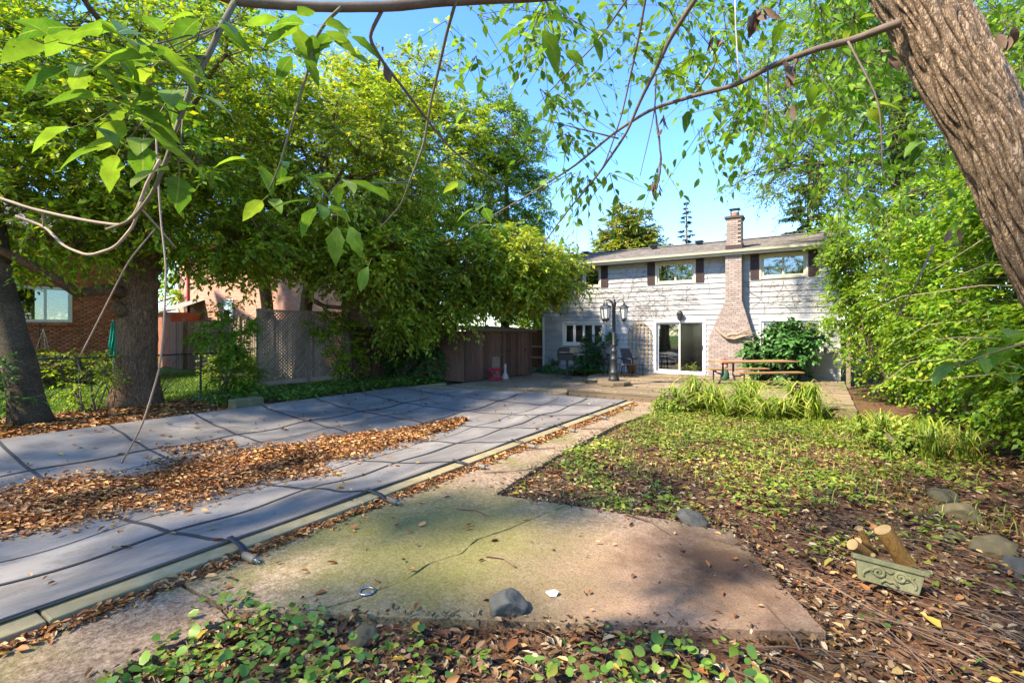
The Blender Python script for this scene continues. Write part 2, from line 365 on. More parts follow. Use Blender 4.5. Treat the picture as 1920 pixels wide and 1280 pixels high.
# ------------------------------------------------------------------ mesh helpers
class MB:
    def __init__(s): s.v = []; s.f = []
    def add(s, vs, fs):
        o = len(s.v); s.v += [tuple(v) for v in vs]; s.f += [tuple(i + o for i in f) for f in fs]; return s
    def box(s, c, d, rz=0, mat=None):
        x, y, z = d[0] / 2, d[1] / 2, d[2] / 2
        vs = [Vector((sx * x, sy * y, sz * z)) for sx in (-1, 1) for sy in (-1, 1) for sz in (-1, 1)]
        m = mat or Matrix.Rotation(rz, 3, 'Z')
        c = Vector(c)
        return s.add([m @ v + c for v in vs], [(0, 1, 3, 2), (4, 6, 7, 5), (0, 4, 5, 1), (2, 3, 7, 6), (0, 2, 6, 4), (1, 5, 7, 3)])
    def tube(s, path, radii, n=8, cap=True, wob=0):
        path = [Vector(p) for p in path]
        if not hasattr(radii, '__len__'): radii = [radii] * len(path)
        o = len(s.v); prev = None
        for i, p in enumerate(path):
            t = (path[min(i + 1, len(path) - 1)] - path[max(i - 1, 0)])
            if t.length < 1e-6: t = Vector((0, 0, 1))
            t.normalize()
            if prev is None:
                a = t.orthogonal().normalized()
            else:
                a = prev - t * prev.dot(t)
                if a.length < 1e-5: a = t.orthogonal()
                a.normalize()
            prev = a; bb = t.cross(a)
            for k in range(n):
                an = 2 * math.pi * k / n
                r = radii[i] * (1 + (random.uniform(-wob, wob) if wob else 0))
                s.v.append(tuple(p + a * (math.cos(an) * r) + bb * (math.sin(an) * r)))
        for i in range(len(path) - 1):
            for k in range(n):
                k2 = (k + 1) % n
                s.f.append((o + i * n + k, o + i * n + k2, o + (i + 1) * n + k2, o + (i + 1) * n + k))
        if cap:
            s.f.append(tuple(o + k for k in range(n))[::-1]); e = o + (len(path) - 1) * n
            s.f.append(tuple(e + k for k in range(n)))
        return s
    def lathe(s, prof, c=(0, 0, 0), n=16):
        o = len(s.v)
        for r, z in prof:
            for k in range(n):
                a = 2 * math.pi * k / n; s.v.append((c[0] + r * math.cos(a), c[1] + r * math.sin(a), c[2] + z))
        for i in range(len(prof) - 1):
            for k in range(n):
                k2 = (k + 1) % n
                s.f.append((o + i * n + k, o + i * n + k2, o + (i + 1) * n + k2, o + (i + 1) * n + k))
        s.f.append(tuple(o + k for k in range(n))[::-1]); e = o + (len(prof) - 1) * n
        s.f.append(tuple(e + k for k in range(n)))
        return s
    def prism(s, poly, z0, z1):
        n = len(poly); o = len(s.v)
        for z in (z0, z1):
            for p in poly: s.v.append((p[0], p[1], z))
        s.f.append(tuple(o + i for i in range(n))[::-1]); s.f.append(tuple(o + n + i for i in range(n)))
        for i in range(n):
            j = (i + 1) % n; s.f.append((o + i, o + j, o + n + j, o + n + i))
        return s
    def prism_y(s, poly, y0, y1):
        """outline in x,z pushed from y0 to y1"""
        n = len(poly); o = len(s.v)
        for y in (y0, y1):
            for p in poly: s.v.append((p[0], y, p[1]))
        s.f.append(tuple(o + i for i in range(n))); s.f.append(tuple(o + n + i for i in range(n))[::-1])
        for i in range(n):
            j = (i + 1) % n; s.f.append((o + j, o + i, o + n + i, o + n + j))
        return s
    def mesh(s, name):
        me = bpy.data.meshes.new(name); me.from_pydata(s.v, [], s.f); me.update(); return me
    def build(s, name, mat, parent=None, smooth=False, bevel=0, loc=None):
        me = s.mesh(name); me.materials.append(MT[mat] if isinstance(mat, str) else mat)
        if smooth: me.shade_smooth()
        o = bpy.data.objects.new(name, me); COL.objects.link(o)
        if parent: attach(o, parent)
        if loc: o.location = loc
        if bevel:
            md = o.modifiers.new('bevel', 'BEVEL'); md.width = bevel; md.segments = 2; md.limit_method = 'ANGLE'
        return o


def attach(o, parent):
    """parent while the vertices keep their world coordinates (parents are only moved, never turned)"""
    o.parent = parent
    p = Vector((0, 0, 0)); q = parent
    while q: p += q.location; q = q.parent
    o.location = -p


def tag(o, label=None, cat=None, group=None, kind=None):
    if label: o['label'] = label
    if cat: o['category'] = cat
    if group: o['group'] = group
    if kind: o['kind'] = kind
    return o


def empty(name, loc, label=None, cat=None, group=None):
    o = bpy.data.objects.new(name, None); o.location = loc; o.empty_display_size = .2; COL.objects.link(o)
    return tag(o, label, cat, group)


def local(o, parent):
    """parent with coordinates already relative to the parent"""
    o.parent = parent; return o


def copytree(o, parent=None):
    c = o.copy(); COL.objects.link(c); c.parent = parent
    for ch in o.children: copytree(ch, c)
    return c


def norm(a): return a / np.maximum(np.linalg.norm(a, axis=1, keepdims=True), 1e-9)


def frames(D, N):
    Y = norm(D); X = norm(np.cross(Y, N)); Z = np.cross(X, Y); return X, Y, Z


def inst(name, tv, tf, P, X, Y, Z, mat, parent=None, smooth=True):
    """one mesh out of many copies of a small template"""
    tv = np.asarray(tv, float); k = len(tv); n = len(P)
    V = (P[:, None, :] + tv[None, :, 0, None] * X[:, None, :] + tv[None, :, 1, None] * Y[:, None, :] + tv[None, :, 2, None] * Z[:, None, :]).reshape(-1, 3)
    lt = np.array([len(f) for f in tf]); li = np.concatenate([np.array(f) for f in tf])
    LI = (li[None, :] + (np.arange(n) * k)[:, None]).ravel()
    LT = np.tile(lt, n); LS = np.concatenate([[0], np.cumsum(LT)[:-1]])
    me = bpy.data.meshes.new(name)
    me.vertices.add(len(V)); me.vertices.foreach_set('co', V.ravel().astype(np.float32))
    me.loops.add(len(LI)); me.loops.foreach_set('vertex_index', LI.astype(np.int32))
    me.polygons.add(len(LT)); me.polygons.foreach_set('loop_start', LS.astype(np.int32)); me.polygons.foreach_set('loop_total', LT.astype(np.int32))
    me.update(calc_edges=True); me.validate()
    if smooth: me.shade_smooth()
    me.materials.append(MT[mat])
    o = bpy.data.objects.new(name, me); COL.objects.link(o)
    if parent: attach(o, parent)
    return o


# leaf templates: x across, y along, z normal; unit length
T_RHOMB = ([(0, 0, 0), (-.28, .42, .05), (0, 1, -.08), (.28, .42, .05)], [(0, 3, 2, 1)])
T_LEAF = ([(0, 0, 0), (-.2, .25, .06), (-.24, .55, .04), (0, 1, -.18), (.24, .55, .04), (.2, .25, .06), (0, .3, 0), (0, .62, -.02)],
          [(0, 6, 1), (0, 5, 6), (1, 6, 7, 2), (6, 5, 4, 7), (2, 7, 3), (7, 4, 3)])
T_CURL = ([(0, 0, 0), (-.25, .3, .16), (-.22, .7, .2), (0, 1, .05), (.22, .68, .12), (.28, .3, .2), (0, .5, .0)],
          [(0, 6, 1), (1, 6, 2), (2, 6, 3), (3, 6, 4), (4, 6, 5), (5, 6, 0)])
T_BLADE = ([(-.5, 0, 0), (.5, 0, 0), (-.42, .4, .0), (.42, .4, .0), (-.25, .75, -.12), (.25, .75, -.12), (0, 1, -.35)],
           [(0, 1, 3, 2), (2, 3, 5, 4), (4, 5, 6)])
T_ROUND = ([(0, 0, 0), (-.38, .12, .08), (-.5, .5, .1), (-.3, .85, .04), (0, 1, -.06), (.3, .85, .04), (.5, .5, .1), (.38, .12, .08), (0, .5, -.02)],
           [(0, 8, 1), (1, 8, 2), (2, 8, 3), (3, 8, 4), (4, 8, 5), (5, 8, 6), (6, 8, 7), (7, 8, 0)])


def leaves(name, P, D, N, L, W, mat, parent=None, tmpl=T_RHOMB):
    X, Y, Z = frames(D, N)
    return inst(name, tmpl[0], tmpl[1], P, X * W[:, None], Y * L[:, None], Z * L[:, None], mat, parent)


def runit(n): return norm(RNG.normal(size=(n, 3)))


def spray(C, OUT, ntw, tl, nl, leaf, droop=.25, upn=1.0, wid=.9, flat=.55):
    """twigs of leaves about clump centres C; returns leaf arrays and twig segments"""
    m = len(C)
    c = np.repeat(C, ntw, 0); out = np.repeat(OUT, ntw, 0)
    tw = runit(m * ntw); tw[:, 2] *= flat
    tw = norm(tw + out * .7)
    ln = tl * RNG.uniform(.55, 1.2, len(tw))
    s = np.tile((np.arange(nl) + .5) / nl, len(tw)) ** .9
    side = np.tile(np.where(np.arange(nl) % 2 == 0, 1., -1.), len(tw))
    cc = np.repeat(c, nl, 0); t2 = np.repeat(tw, nl, 0); l2 = np.repeat(ln, nl)
    up = np.array([0, 0, 1.])
    sd = norm(np.cross(t2, up[None]) + 1e-6)
    P = cc + t2 * (l2 * s)[:, None]; P[:, 2] -= droop * (s ** 2) * l2
    n = len(P)
    P += RNG.normal(size=(n, 3)) * .02 * tl
    D = norm(t2 * RNG.uniform(.3, 1.0, n)[:, None] + sd * (side * RNG.uniform(.4, 1., n))[:, None] + RNG.normal(size=(n, 3)) * .3 + np.array([0, 0, -1.]) * (droop * 1.2))
    N = norm(up[None] * upn + RNG.normal(size=(n, 3)) * .45 + out.repeat(nl, 0) * .25)
    L = leaf * RNG.uniform(.65, 1.25, n)
    end = c + tw * ln[:, None]; end[:, 2] -= droop * ln
    return P, D, N, L, L * wid, c, end


def blob_points(b, n, inner=.35):
    cx, cy, cz, rx, ry, rz = b
    d = runit(n)
    # lumpy radius
    ph = RNG.uniform(0, 6.28, 6)
    lump = 1 + .18 * np.sin(d[:, 0] * 4 + ph[0]) * np.sin(d[:, 1] * 4 + ph[1]) + .14 * np.sin(d[:, 2] * 6 + ph[2] + d[:, 0] * 3)
    r = (inner + (1 - inner) * RNG.uniform(0, 1, n) ** .6) * lump
    return np.array([cx, cy, cz]) + d * r[:, None] * np.array([rx, ry, rz]), d


def limb_path(a, b, sag=.12, k=5):
    a, b = Vector(a), Vector(b); d = (b - a).length
    off = Vector((random.uniform(-1, 1), random.uniform(-1, 1), random.uniform(-.2, 1))) * d * sag * 1.3
    return [a.lerp(b, i / k) + off * math.sin(math.pi * i / k) + Vector((random.uniform(-1, 1), random.uniform(-1, 1), random.uniform(-1, 1))) * d * .03 for i in range(k + 1)]


def make_tree(name, label, base, tpath, trad, blobs, leaf=.1, ntw=6, tl=.7, nl=12, mat='leaf_mid', bark='bark', group=None, droop=.25, inner=.35,
              nlimb=9, tmpl=T_RHOMB, wid=.9, tn=12, twigs=True, extra=None, twr=.006, dens=1.0):
    root = empty(name, base, label, 'tree', group)
    mb = MB()
    path = [Vector(p) for p in tpath]
    # smooth the trunk path
    pp = []; rr = []
    for i in range(len(path) - 1):
        for k in range(4):
            f = k / 4; pp.append(path[i].lerp(path[i + 1], f)); rr.append(trad[i] * (1 - f) + trad[i + 1] * f)
    pp.append(path[-1]); rr.append(trad[-1])
    if len(pp) > 3:
        for _ in range(2):
            pp = [pp[0]] + [(pp[i - 1] + pp[i] * 2 + pp[i + 1]) / 4 for i in range(1, len(pp) - 1)] + [pp[-1]]
    r0 = rr[0]
    for i in range(len(pp)):           # root flare
        h = (pp[i] - pp[0]).length
        rr[i] *= 1 + .45 * math.exp(-h / (r0 * 1.3))
    mb.tube(pp, rr, tn, wob=.05)
    if extra: extra(mb)
    Cs = []; Os = []
    for b in blobs:
        c, o = blob_points(b[:6], int(b[6] * dens), inner); Cs.append(c); Os.append(o)
    C = np.concatenate(Cs); O = np.concatenate(Os)
    nodes = [(p, r) for p, r in zip(pp, rr)][len(pp) // 2:]
    # main limbs: far-apart clump centres
    idx = [int(RNG.integers(len(C)))]
    dmin = np.linalg.norm(C - C[idx[0]], axis=1)
    for _ in range(min(nlimb, len(C)) - 1):
        j = int(np.argmax(dmin)); idx.append(j); dmin = np.minimum(dmin, np.linalg.norm(C - C[j], axis=1))
    pts = []
    for j in idx:
        tgt = Vector(C[j])
        cand = sorted(nodes, key=lambda q: (q[0] - tgt).length + max(0, q[0].z - tgt.z) * .8)[0]
        lp = limb_path(cand[0], tgt); r = min(cand[1] * .6, .035 + .014 * (tgt - cand[0]).length)
        mb.tube(lp, [r * (1 - .8 * i / 5) for i in range(6)], 6, cap=False)
        pts += [(p, r * (1 - .8 * i / 5)) for i, p in enumerate(lp)][1:]
    pts += nodes
    PA = np.array([tuple(p) for p, _ in pts])
    for c in C:
        j = int(np.argmin(np.linalg.norm(PA - c, axis=1)))
        d = np.linalg.norm(PA[j] - c)
        if d > .15:
            r = min(pts[j][1] * .7, .008 + .006 * d)
            mb.tube(limb_path(PA[j], c, .1, 3), [r, r * .8, r * .55, r * .3], 4, cap=False)
    P, D, N, L, W, a, e = spray(C, O, ntw, tl, nl, leaf, droop, wid=wid)
    tr = mb.build('trunk', bark, root, True)
    leaves('crown', P, D, N, L, W, mat, root, tmpl)
    if twigs:
        dirv = e - a; ln = np.linalg.norm(dirv, axis=1)
        X, Y, Z = frames(dirv, np.tile([.1, .2, 1.], (len(a), 1)))
        inst('twigs', [(-1, 0, -.6), (1, 0, -.6), (0, 0, 1), (-.4, 1, -.2), (.4, 1, -.2), (0, 1, .4)], [(0, 1, 4, 3), (1, 2, 5, 4), (2, 0, 3, 5)], a, X * twr, Y * ln[:, None], Z * twr,
             'branch_brown', root)['kind'] = 'stuff'
    return root


def sinnoise(x, y, s=1.0, seed=0.0):
    return (np.sin(x * 1.7 * s + seed) * np.cos(y * 1.3 * s - seed * 2) + .6 * np.sin(x * 3.1 * s + y * 2.3 * s + seed * 3) + .4 * np.cos(x * 5.3 * s - y * 4.7 * s + seed)) / 2.0


# ------------------------------------------------------------------ ground
PX0, PX1, PY0, PY1 = -11.0, -4.1, -3.5, 12.0        # pool opening
DECK = [(-5.95, 12.35), (.62, 12.35), (.62, 19.4), (-7.3, 19.4), (-7.3, 16.9), (-6.35, 14.6), (-6.3, 13.0)]


def ground_h(x, y):
    h = -.036 + .014 * sinnoise(x, y, 1.1, 1.3) + .010 * sinnoise(x, y, 2.7, 4.1)
    return h


xs = np.unique(np.concatenate([np.linspace(-400, -45, 8), np.arange(-45, -12, 1.), np.arange(-12, 5, .2), np.arange(5, 30, 1.), np.linspace(30, 400, 8), [PX0 - .05, PX0 + .15, PX1 - .15, PX1 + .02]]))
ys = np.unique(np.concatenate([np.linspace(-200, -10, 6), np.arange(-10, 14, .2), np.arange(14, 60, 1.), np.linspace(60, 600, 8), [PY1 - .15, PY1 + .02]]))
gx, gy = np.meshgrid(xs, ys)
gz = ground_h(gx, gy)
inp = (gx > PX0) & (gx < PX1) & (gy < PY1) & (gy > PY0)
gz[inp] = -1.3
patio_m = ((gx > -10.8) & (gx < -3) & (gy > 12.05) & (gy < 20)) | ((gx > -4.0) & (gx < -3.55) & (gy > 0) & (gy < 12.3)) | ((gx > -7.4) & (gx < .5) & (gy > 12.6) & (gy < 24))
gz[patio_m] = np.minimum(gz[patio_m], -.09)
me = bpy.data.meshes.new('ground')
nx, ny = len(xs), len(ys)
V = np.stack([gx, gy, gz], -1).reshape(-1, 3)
ii = np.arange((nx - 1) * (ny - 1)); r_, c_ = ii // (nx - 1), ii % (nx - 1)
F = np.stack([r_ * nx + c_, r_ * nx + c_ + 1, (r_ + 1) * nx + c_ + 1, (r_ + 1) * nx + c_], -1)
me.from_pydata(V.tolist(), [], F.tolist()); me.shade_smooth(); me.materials.append(MT['soil'])
g = bpy.data.objects.new('ground', me); COL.objects.link(g); tag(g, 'brown soil of the back garden and the lawn next door', kind='structure')

# ------------------------------------------------------------------ concrete paths and slabs
crack = [(-3.55, 1.70), (-2.93, 1.86), (-2.74, 1.98), (-2.62, 2.2), (-2.60, 2.34), (-2.52, 2.55), (-2.55, 2.85), (-2.45, 3.1), (-2.5, 3.4), (-2.38, 3.75), (-2.3, 4.2), (-2.2, 4.565)]
crack = [(-3.2, 1.70)] + crack[1:]
gap = .004
slabA = [(-3.93, 1.68), (-3.2 - gap, 1.70)] + [(a - gap, b + gap) for a, b in crack[1:]] + [(-3.0, 4.44), (-3.93, 4.3)]
slabB = [(-3.2 + .02, 1.69), (.03, 3.46), (-.68, 4.73), (-1.05, 4.74)] + [(a + gap, b - gap) for a, b in crack[1:][::-1]]
path_root = empty('path', (-3.5, 3, 0)); tag(path_root, 'old mossy concrete path and slab beside the covered pool', kind='structure')


def rough_poly(poly, step=.07, amp=.008):
    out = []
    for i in range(len(poly)):
        a, b = Vector(poly[i]), Vector(poly[(i + 1) % len(poly)])
        n = max(1, int((b - a).length / step))
        for k in range(n):
            p = a.lerp(b, k / n)
            out.append((p.x + random.uniform(-amp, amp), p.y + random.uniform(-amp, amp)))
    return out


for poly, zt in ((slabA, .02), (slabB, .018), ([(-3.93, -1.5), (-3.12, -1.5), (-3.12, 1.62), (-3.25, 1.655), (-3.93, 1.655)], .022),
                 ([(-3.93, 4.315), (-3.02, 4.455), (-3.1, 5.0), (-3.25, 6.6), (-3.93, 6.6)], .018), ([(-3.93, 6.615), (-3.25, 6.615), (-3.32, 9.2), (-3.93, 9.2)], .022),
                 ([(-3.93, 9.215), (-3.32, 9.215), (-3.0, 12.03), (-3.93, 12.03)], .017)):
    MB().prism(rough_poly(poly), -.1, zt).build('slab', 'concrete', path_root, bevel=.008)
pat = empty('patio', (-8, 15, 0)); tag(pat, 'mossy concrete patio between pool, shed and house', kind='structure')
for poly, zt in (([(-10.55, 12.05), (-7.45, 12.05), (-7.45, 15.5), (-10.55, 15.5)], .02), ([(-7.435, 12.05), (-2.6, 12.05), (-2.6, 12.33), (-5.95, 12.33), (-6.36, 13.0), (-6.4, 15.5), (-7.435, 15.5)], .016),
                 ([(-10.55, 15.515), (-6.5, 15.515), (-7.32, 16.9), (-7.32, 19.42), (-10.55, 19.42)], .012)):
    MB().prism(rough_poly(poly), -.1, zt).build('slab', 'concrete', pat, bevel=.006)

# ------------------------------------------------------------------ pool: coping, cover, straps
cop = empty('pool_coping', (PX1, 4, 0)); tag(cop, 'pale mossy concrete coping round the pool', kind='structure')
y = -1.4
while y < 11.9:
    L = 1.2 if y + 1.2 < 11.9 else 12.02 - y
    MB().box((-4.08, y + L / 2, .0), (.26, L - .012, .12 + random.uniform(-.004, .004))).build('coping_stone', 'coping', cop, bevel=.012)
    y += L
x = -11.1
while x < -4.3:
    MB().box((x + .5, 12.02, -.02), (.99, .2, .11)).build('coping_stone', 'coping', cop, bevel=.012); x += 1.0
y = -1.4
while y < 11.9:
    MB().box((-11.0, y + .6, -.01), (.24, 1.19, .12)).build('coping_stone', 'coping', cop, bevel=.012); y += 1.2


def cover_h(x, y):
    u = np.clip((x - PX0) / (PX1 - PX0), 0, 1); v = np.clip((y - PY0) / (PY1 - PY0), 0, 1)
    sag = np.clip(4 * u * (1 - u), 0, 1) ** .9 * np.clip(4 * v * (1 - v), 0, 1) ** .6
    h = .085 - .30 * sag
    # pulled tight along the straps, loose between them
    ph = (y - 2.17) / 1.45
    h = h - .03 * np.sin(np.pi * (ph % 1.0)) ** 2 * np.clip(sag * 3, 0, 1)
    h = h + .006 * np.clip(sag * 4, 0, 1) * np.sin(x * 2.2 + y * 3.4) + .006 * np.sin(x * 7 + y * 1.5) * np.clip(sag * 4, 0, 1)
    h = h + .008 * np.clip(sag * 3, 0, 1) * np.sin(x * 9 + 2 * np.sin(y * 1.1)) * np.sin(y * .9 + 1) + .007 * np.clip(sag * 3, 0, 1) * np.sin(x * 1.3 - y * 1.9 + 2)
    return h


cov = empty('pool_cover', (-7.5, 5, .08), 'blue grey safety cover stretched over the swimming pool with black straps', 'pool cover')
cx = np.linspace(PX0 - .12, PX1 - .02, 120); cy = np.linspace(PY0, PY1 - .02, 260)
X_, Y_ = np.meshgrid(cx, cy)
Y2 = Y_ - np.where(Y_ > 10, (Y_ - 10) / 2 * .9 * np.clip((-7.8 - X_) / 3.2, 0, 1), 0)     # far left corner is cut back
Z_ = cover_h(X_, Y_)
nx, ny = len(cx), len(cy)
ii = np.arange((nx - 1) * (ny - 1)); r_, c_ = ii // (nx - 1), ii % (nx - 1)
me = bpy.data.meshes.new('fabric'); me.from_pydata(np.stack([X_, Y2, Z_], -1).reshape(-1, 3).tolist(), [], np.stack([r_ * nx + c_, r_ * nx + c_ + 1, (r_ + 1) * nx + c_ + 1, (r_ + 1) * nx + c_], -1).tolist())
me.shade_smooth(); me.materials.append(MT['cover']); fo = bpy.data.objects.new('fabric', me); COL.objects.link(fo); attach(fo, cov)
md = fo.modifiers.new('t', 'SOLIDIFY'); md.thickness = .003


def strip(pts, wdt, mat, name, parent, lift=.006, wob=0.0):
    mb = MB(); n = len(pts); vs = []
    for i, (x, y) in enumerate(pts):
        a = Vector(pts[max(i - 1, 0)]); b = Vector(pts[min(i + 1, n - 1)]); t = (b - a).normalized(); s = Vector((-t.y, t.x)) * wdt / 2
        for q in (-1, 1):
            px, py = x + s.x * q, y + s.y * q
            vs.append((px, py, float(cover_h(px, py)) + lift))
    mb.add(vs, [(2 * i, 2 * i + 2, 2 * i + 3, 2 * i + 1) for i in range(n - 1)])
    return mb.build(name, mat, parent, True)


strap_y = [.72 + 1.45 * k for k in range(8)]
for sy in strap_y:
    ph = random.uniform(0, 6)
    far = -11.1
    strip([(far + (PX1 - .03 - far) * i / 60, sy + .02 * math.sin(i * .11 + ph)) for i in range(61)], .05, 'strap', 'strap', cov)
for sx in (-9.35, -7.3, -5.2):
    ph = random.uniform(0, 6)
    strip([(sx + .02 * math.sin(i * .1 + ph), PY0 + .1 + (11.75 - (0.6 if sx < -9 else 0) - PY0) * i / 90) for i in range(91)], .05, 'strap', 'strap', cov, .009)
for sx in (-5.95, -8.6):
    strip([(sx, PY0 + .1 + (11.7 - PY0) * i / 90) for i in range(91)], .02, 'strap', 'seam', cov, .005)
strip([(PX1 - .045, PY0 + (PY1 - .04 - PY0) * i / 100) for i in range(101)], .04, 'strap', 'hem', cov, .008)
for k, sy in enumerate(strap_y[1:]):
    dy = random.uniform(-.06, .06); sl_ = .0 if k < 2 else random.uniform(-.1, .1)
    mb = MB(); p0 = (-4.14, sy, .105); p1 = (-3.93, sy + dy * .3, .085); p2 = (-3.86, sy + dy * .6 + sl_, .045)
    sp_ = [p0, p1, p2, (-3.80, sy + dy + sl_, .05)]
    mb.add([(q[0], q[1] + s_ * .024, q[2] + zz_) for q in sp_ for zz_ in (0, .005) for s_ in (-1, 1)], [f_ for i in range(3) for f_ in ((4 * i, 4 * i + 4, 4 * i + 5, 4 * i + 1), (4 * i + 2, 4 * i + 3, 4 * i + 7, 4 * i + 6), (4 * i, 4 * i + 2, 4 * i + 6, 4 * i + 4), (4 * i + 1, 4 * i + 5, 4 * i + 7, 4 * i + 3))])
    mb.build('strap_end', 'strap', cov, True)
    a = Vector((-3.82, sy + dy + sl_, .052)); d = Vector((1, random.uniform(-.3, .15), 0)).normalized()
    sv = MB(); pth = [a, a + d * .01, a + d * .14, a + d * .15]
    sv.tube(pth, [.026, .031, .031, .028], 12)
    s1 = sv.build('spring_sleeve', 'pvc', cov, True)
    sp = MB(); sp.tube([a + d * (.14 + .0022 * i) + Vector((0, math.cos(i * .9) * .018, math.sin(i * .9) * .018)) for i in range(26)], .003, 4)
    sp.build('spring', 'steel', s1, True)

# ------------------------------------------------------------------ the white house
HY = 19.5
hs = empty('house', (-5, HY, 0), 'two storey white clapboard house with brick chimney and low grey roof', 'house')
HX0, HX1 = -10.67, .54
# openings: x0, x1, z0, z1
OPEN = {'w4': (-9.62, -7.73, 1.24, 2.2), 'door': (-5.56, -3.74, .19, 2.19), 'lowr': (-1.83, .02, 1.05, 2.2),
        'u1': (-8.66, -7.9, 3.72, 4.5), 'u2': (-5.53, -4.09, 3.71, 4.5), 'u3': (-1.82, -.43, 3.72, 4.5)}
CH = [(-3.52, 0), (-1.98, 0), (-1.98, 1.45), (-2.03, 1.62), (-2.40, 2.92), (-2.41, 4.6), (-2.94, 4.6), (-2.94, 2.94), (-3.46, 1.7), (-3.52, 1.45)]
EXPO = .195
rowz = -.08; ri = 0
while rowz < 4.62:
    z0, z1 = rowz, min(rowz + EXPO, 4.66)
    zm = (z0 + z1) / 2
    cuts = sorted([(o[0], o[1]) for o in OPEN.values() if o[2] < z1 - .03 and o[3] > z0 + .03])
    segs = []; x = HX0
    for a, b in cuts: segs.append((x, a)); x = b
    segs.append((x, HX1))
    for a, b in segs:
        if b - a < .03: continue
        # boards butt at random lengths
        xs_ = [a]
        while b - xs_[-1] > 4.2: xs_.append(xs_[-1] + random.uniform(2.4, 3.7))
        xs_.append(b)
        for p, q in zip(xs_[:-1], xs_[1:]):
            e = .0015; yb = HY - .034 + random.uniform(-.003, .003)
            MB().add([(p + e, yb, z0), (q - e, yb, z0), (q - e, HY - .004, z1 + .012), (p + e, HY - .004, z1 + .012), (p + e, HY + .004, z0), (q - e, HY + .004, z0), (q - e, HY + .004, z1 + .012), (p + e, HY + .004, z1 + .012)],
                     [(0, 1, 2, 3), (0, 4, 5, 1), (0, 3, 7, 4), (1, 5, 6, 2), (3, 2, 6, 7), (4, 7, 6, 5)]).build('siding_board', 'siding', hs)
    rowz += EXPO; ri += 1
# shell behind the boards
sh = MB()
zs = sorted({-.1, 4.66, *[v for o in OPEN.values() for v in o[2:]]})
for z0, z1 in zip(zs[:-1], zs[1:]):
    cuts = sorted([(o[0], o[1]) for o in OPEN.values() if o[2] < z1 - .001 and o[3] > z0 + .001]); x = HX0
    for a, b in cuts + [(HX1, HX1)]:
        if a - x > .001: sh.box(((x + a) / 2, HY + .08, (z0 + z1) / 2), (a - x, .14, z1 - z0))
        x = b
sh.box((HX0 + .05, 23.5, 2.3), (.1, 7.6, 4.7)); sh.box((HX1 - .05, 23.5, 2.3), (.1, 7.6, 4.7)); sh.box(((HX0 + HX1) / 2, 27.4, 2.3), (HX1 - HX0, .1, 4.7))
sh.build('wall', 'siding', hs)
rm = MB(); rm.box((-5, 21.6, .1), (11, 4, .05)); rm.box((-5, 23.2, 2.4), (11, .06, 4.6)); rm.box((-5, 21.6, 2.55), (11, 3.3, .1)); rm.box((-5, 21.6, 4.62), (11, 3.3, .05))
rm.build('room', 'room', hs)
for cx_, w_ in ((HX0 + .045, .09), (HX1 - .045, .09)):
    MB().box((cx_, HY - .024, 2.28), (w_, .05, 4.72)).build('corner_board', 'trim', hs)
# roof: sheathing, shingle courses, fascia, gutter, soffit, vents
RX0, RX1 = -11.0, .92; EY, EZ, RY, RZ = 19.0, 4.74, 23.5, 5.82
sl_a = math.atan2(RZ - EZ, RY - EY)
rf = MB(); rf.prism([(RX0, 0), (RX1, 0), (RX1, 1), (RX0, 1)], 0, 1)
rf.v = [(x, EY + (RY - EY) * y, EZ + (RZ - EZ) * y - .02 - .1 * (1 - z)) for x, y, z in rf.v]
rf.add([(RX0, RY, RZ - .02), (RX1, RY, RZ - .02), (RX1, 28, EZ), (RX0, 28, EZ)], [(0, 1, 2, 3)])
roof = rf.build('roof', 'soffit', hs)
tb = MB(); rows = 32; sl_len = math.hypot(RZ - EZ, RY - EY)
dy, dz = math.cos(sl_a), math.sin(sl_a)
for r in range(rows):
    s0 = r * sl_len / rows - .03; s1 = s0 + sl_len / rows + .05
    x = RX0 + (-.15 if r % 2 else 0) + random.uniform(-.02, .02)
    while x < RX1:
        w_ = random.choice((.16, .22, .3)); a, b = max(x, RX0), min(x + w_ - .006, RX1)
        if b > a + .02:
            j = random.uniform(-.012, .012); h0 = .012 + random.uniform(0, .006)
            q = [(a, s0 + j, h0), (b, s0 + j, h0), (b, s1, .0), (a, s1, .0), (a, s0 + j, -.004), (b, s0 + j, -.004)]
            tb.add([(X, EY + s * dy - h * dz, EZ - .015 + s * dz + h * dy) for X, s, h in q], [(0, 1, 2, 3), (4, 5, 1, 0)])
        x += w_
so_ = tb.build('shingles', 'shingle', roof); so_['kind'] = 'stuff'
MB().box(((RX0 + RX1) / 2, RY, RZ + .012), (RX1 - RX0, .3, .03)).build('ridge_cap', 'shingle', roof)
MB().box(((RX0 + RX1) / 2, EY + .03, EZ - .115), (RX1 - RX0, .03, .15)).build('fascia', 'trim_old', roof)
gt = MB(); prof = [(0, 0), (-.10, .03), (-.115, .10), (-.125, .11), (-.12, .115), (-.09, .11), (-.08, .04), (-.01, .02), (-.01, .11), (0, .11)]
n = len(prof)
gt.v = [(X, EY + .012 + p[0], EZ - .125 + p[1]) for X in (RX0, RX1) for p in prof]
gt.f = [(i, (i + 1) % n, n + (i + 1) % n, n + i) for i in range(n)] + [tuple(range(n))[::-1], tuple(range(n, 2 * n))]
gt.build('gutter', 'trim_old', roof)
MB().box(((RX0 + RX1) / 2, (EY + HY) / 2 + .03, EZ - .14), (RX1 - RX0, HY - EY, .02)).build('soffit', 'soffit', roof)
for (vx, vy) in ((-10.0, 22.8), (-6.6, 22.8), (-4.6, 22.9)):
    zr = EZ + (vy - EY) * math.tan(sl_a)
    MB().box((vx, vy, zr + .09), (.26, .3, .1)).box((vx, vy - .02, zr + .15), (.36, .4, .03)).build('roof_vent', 'iron', roof)


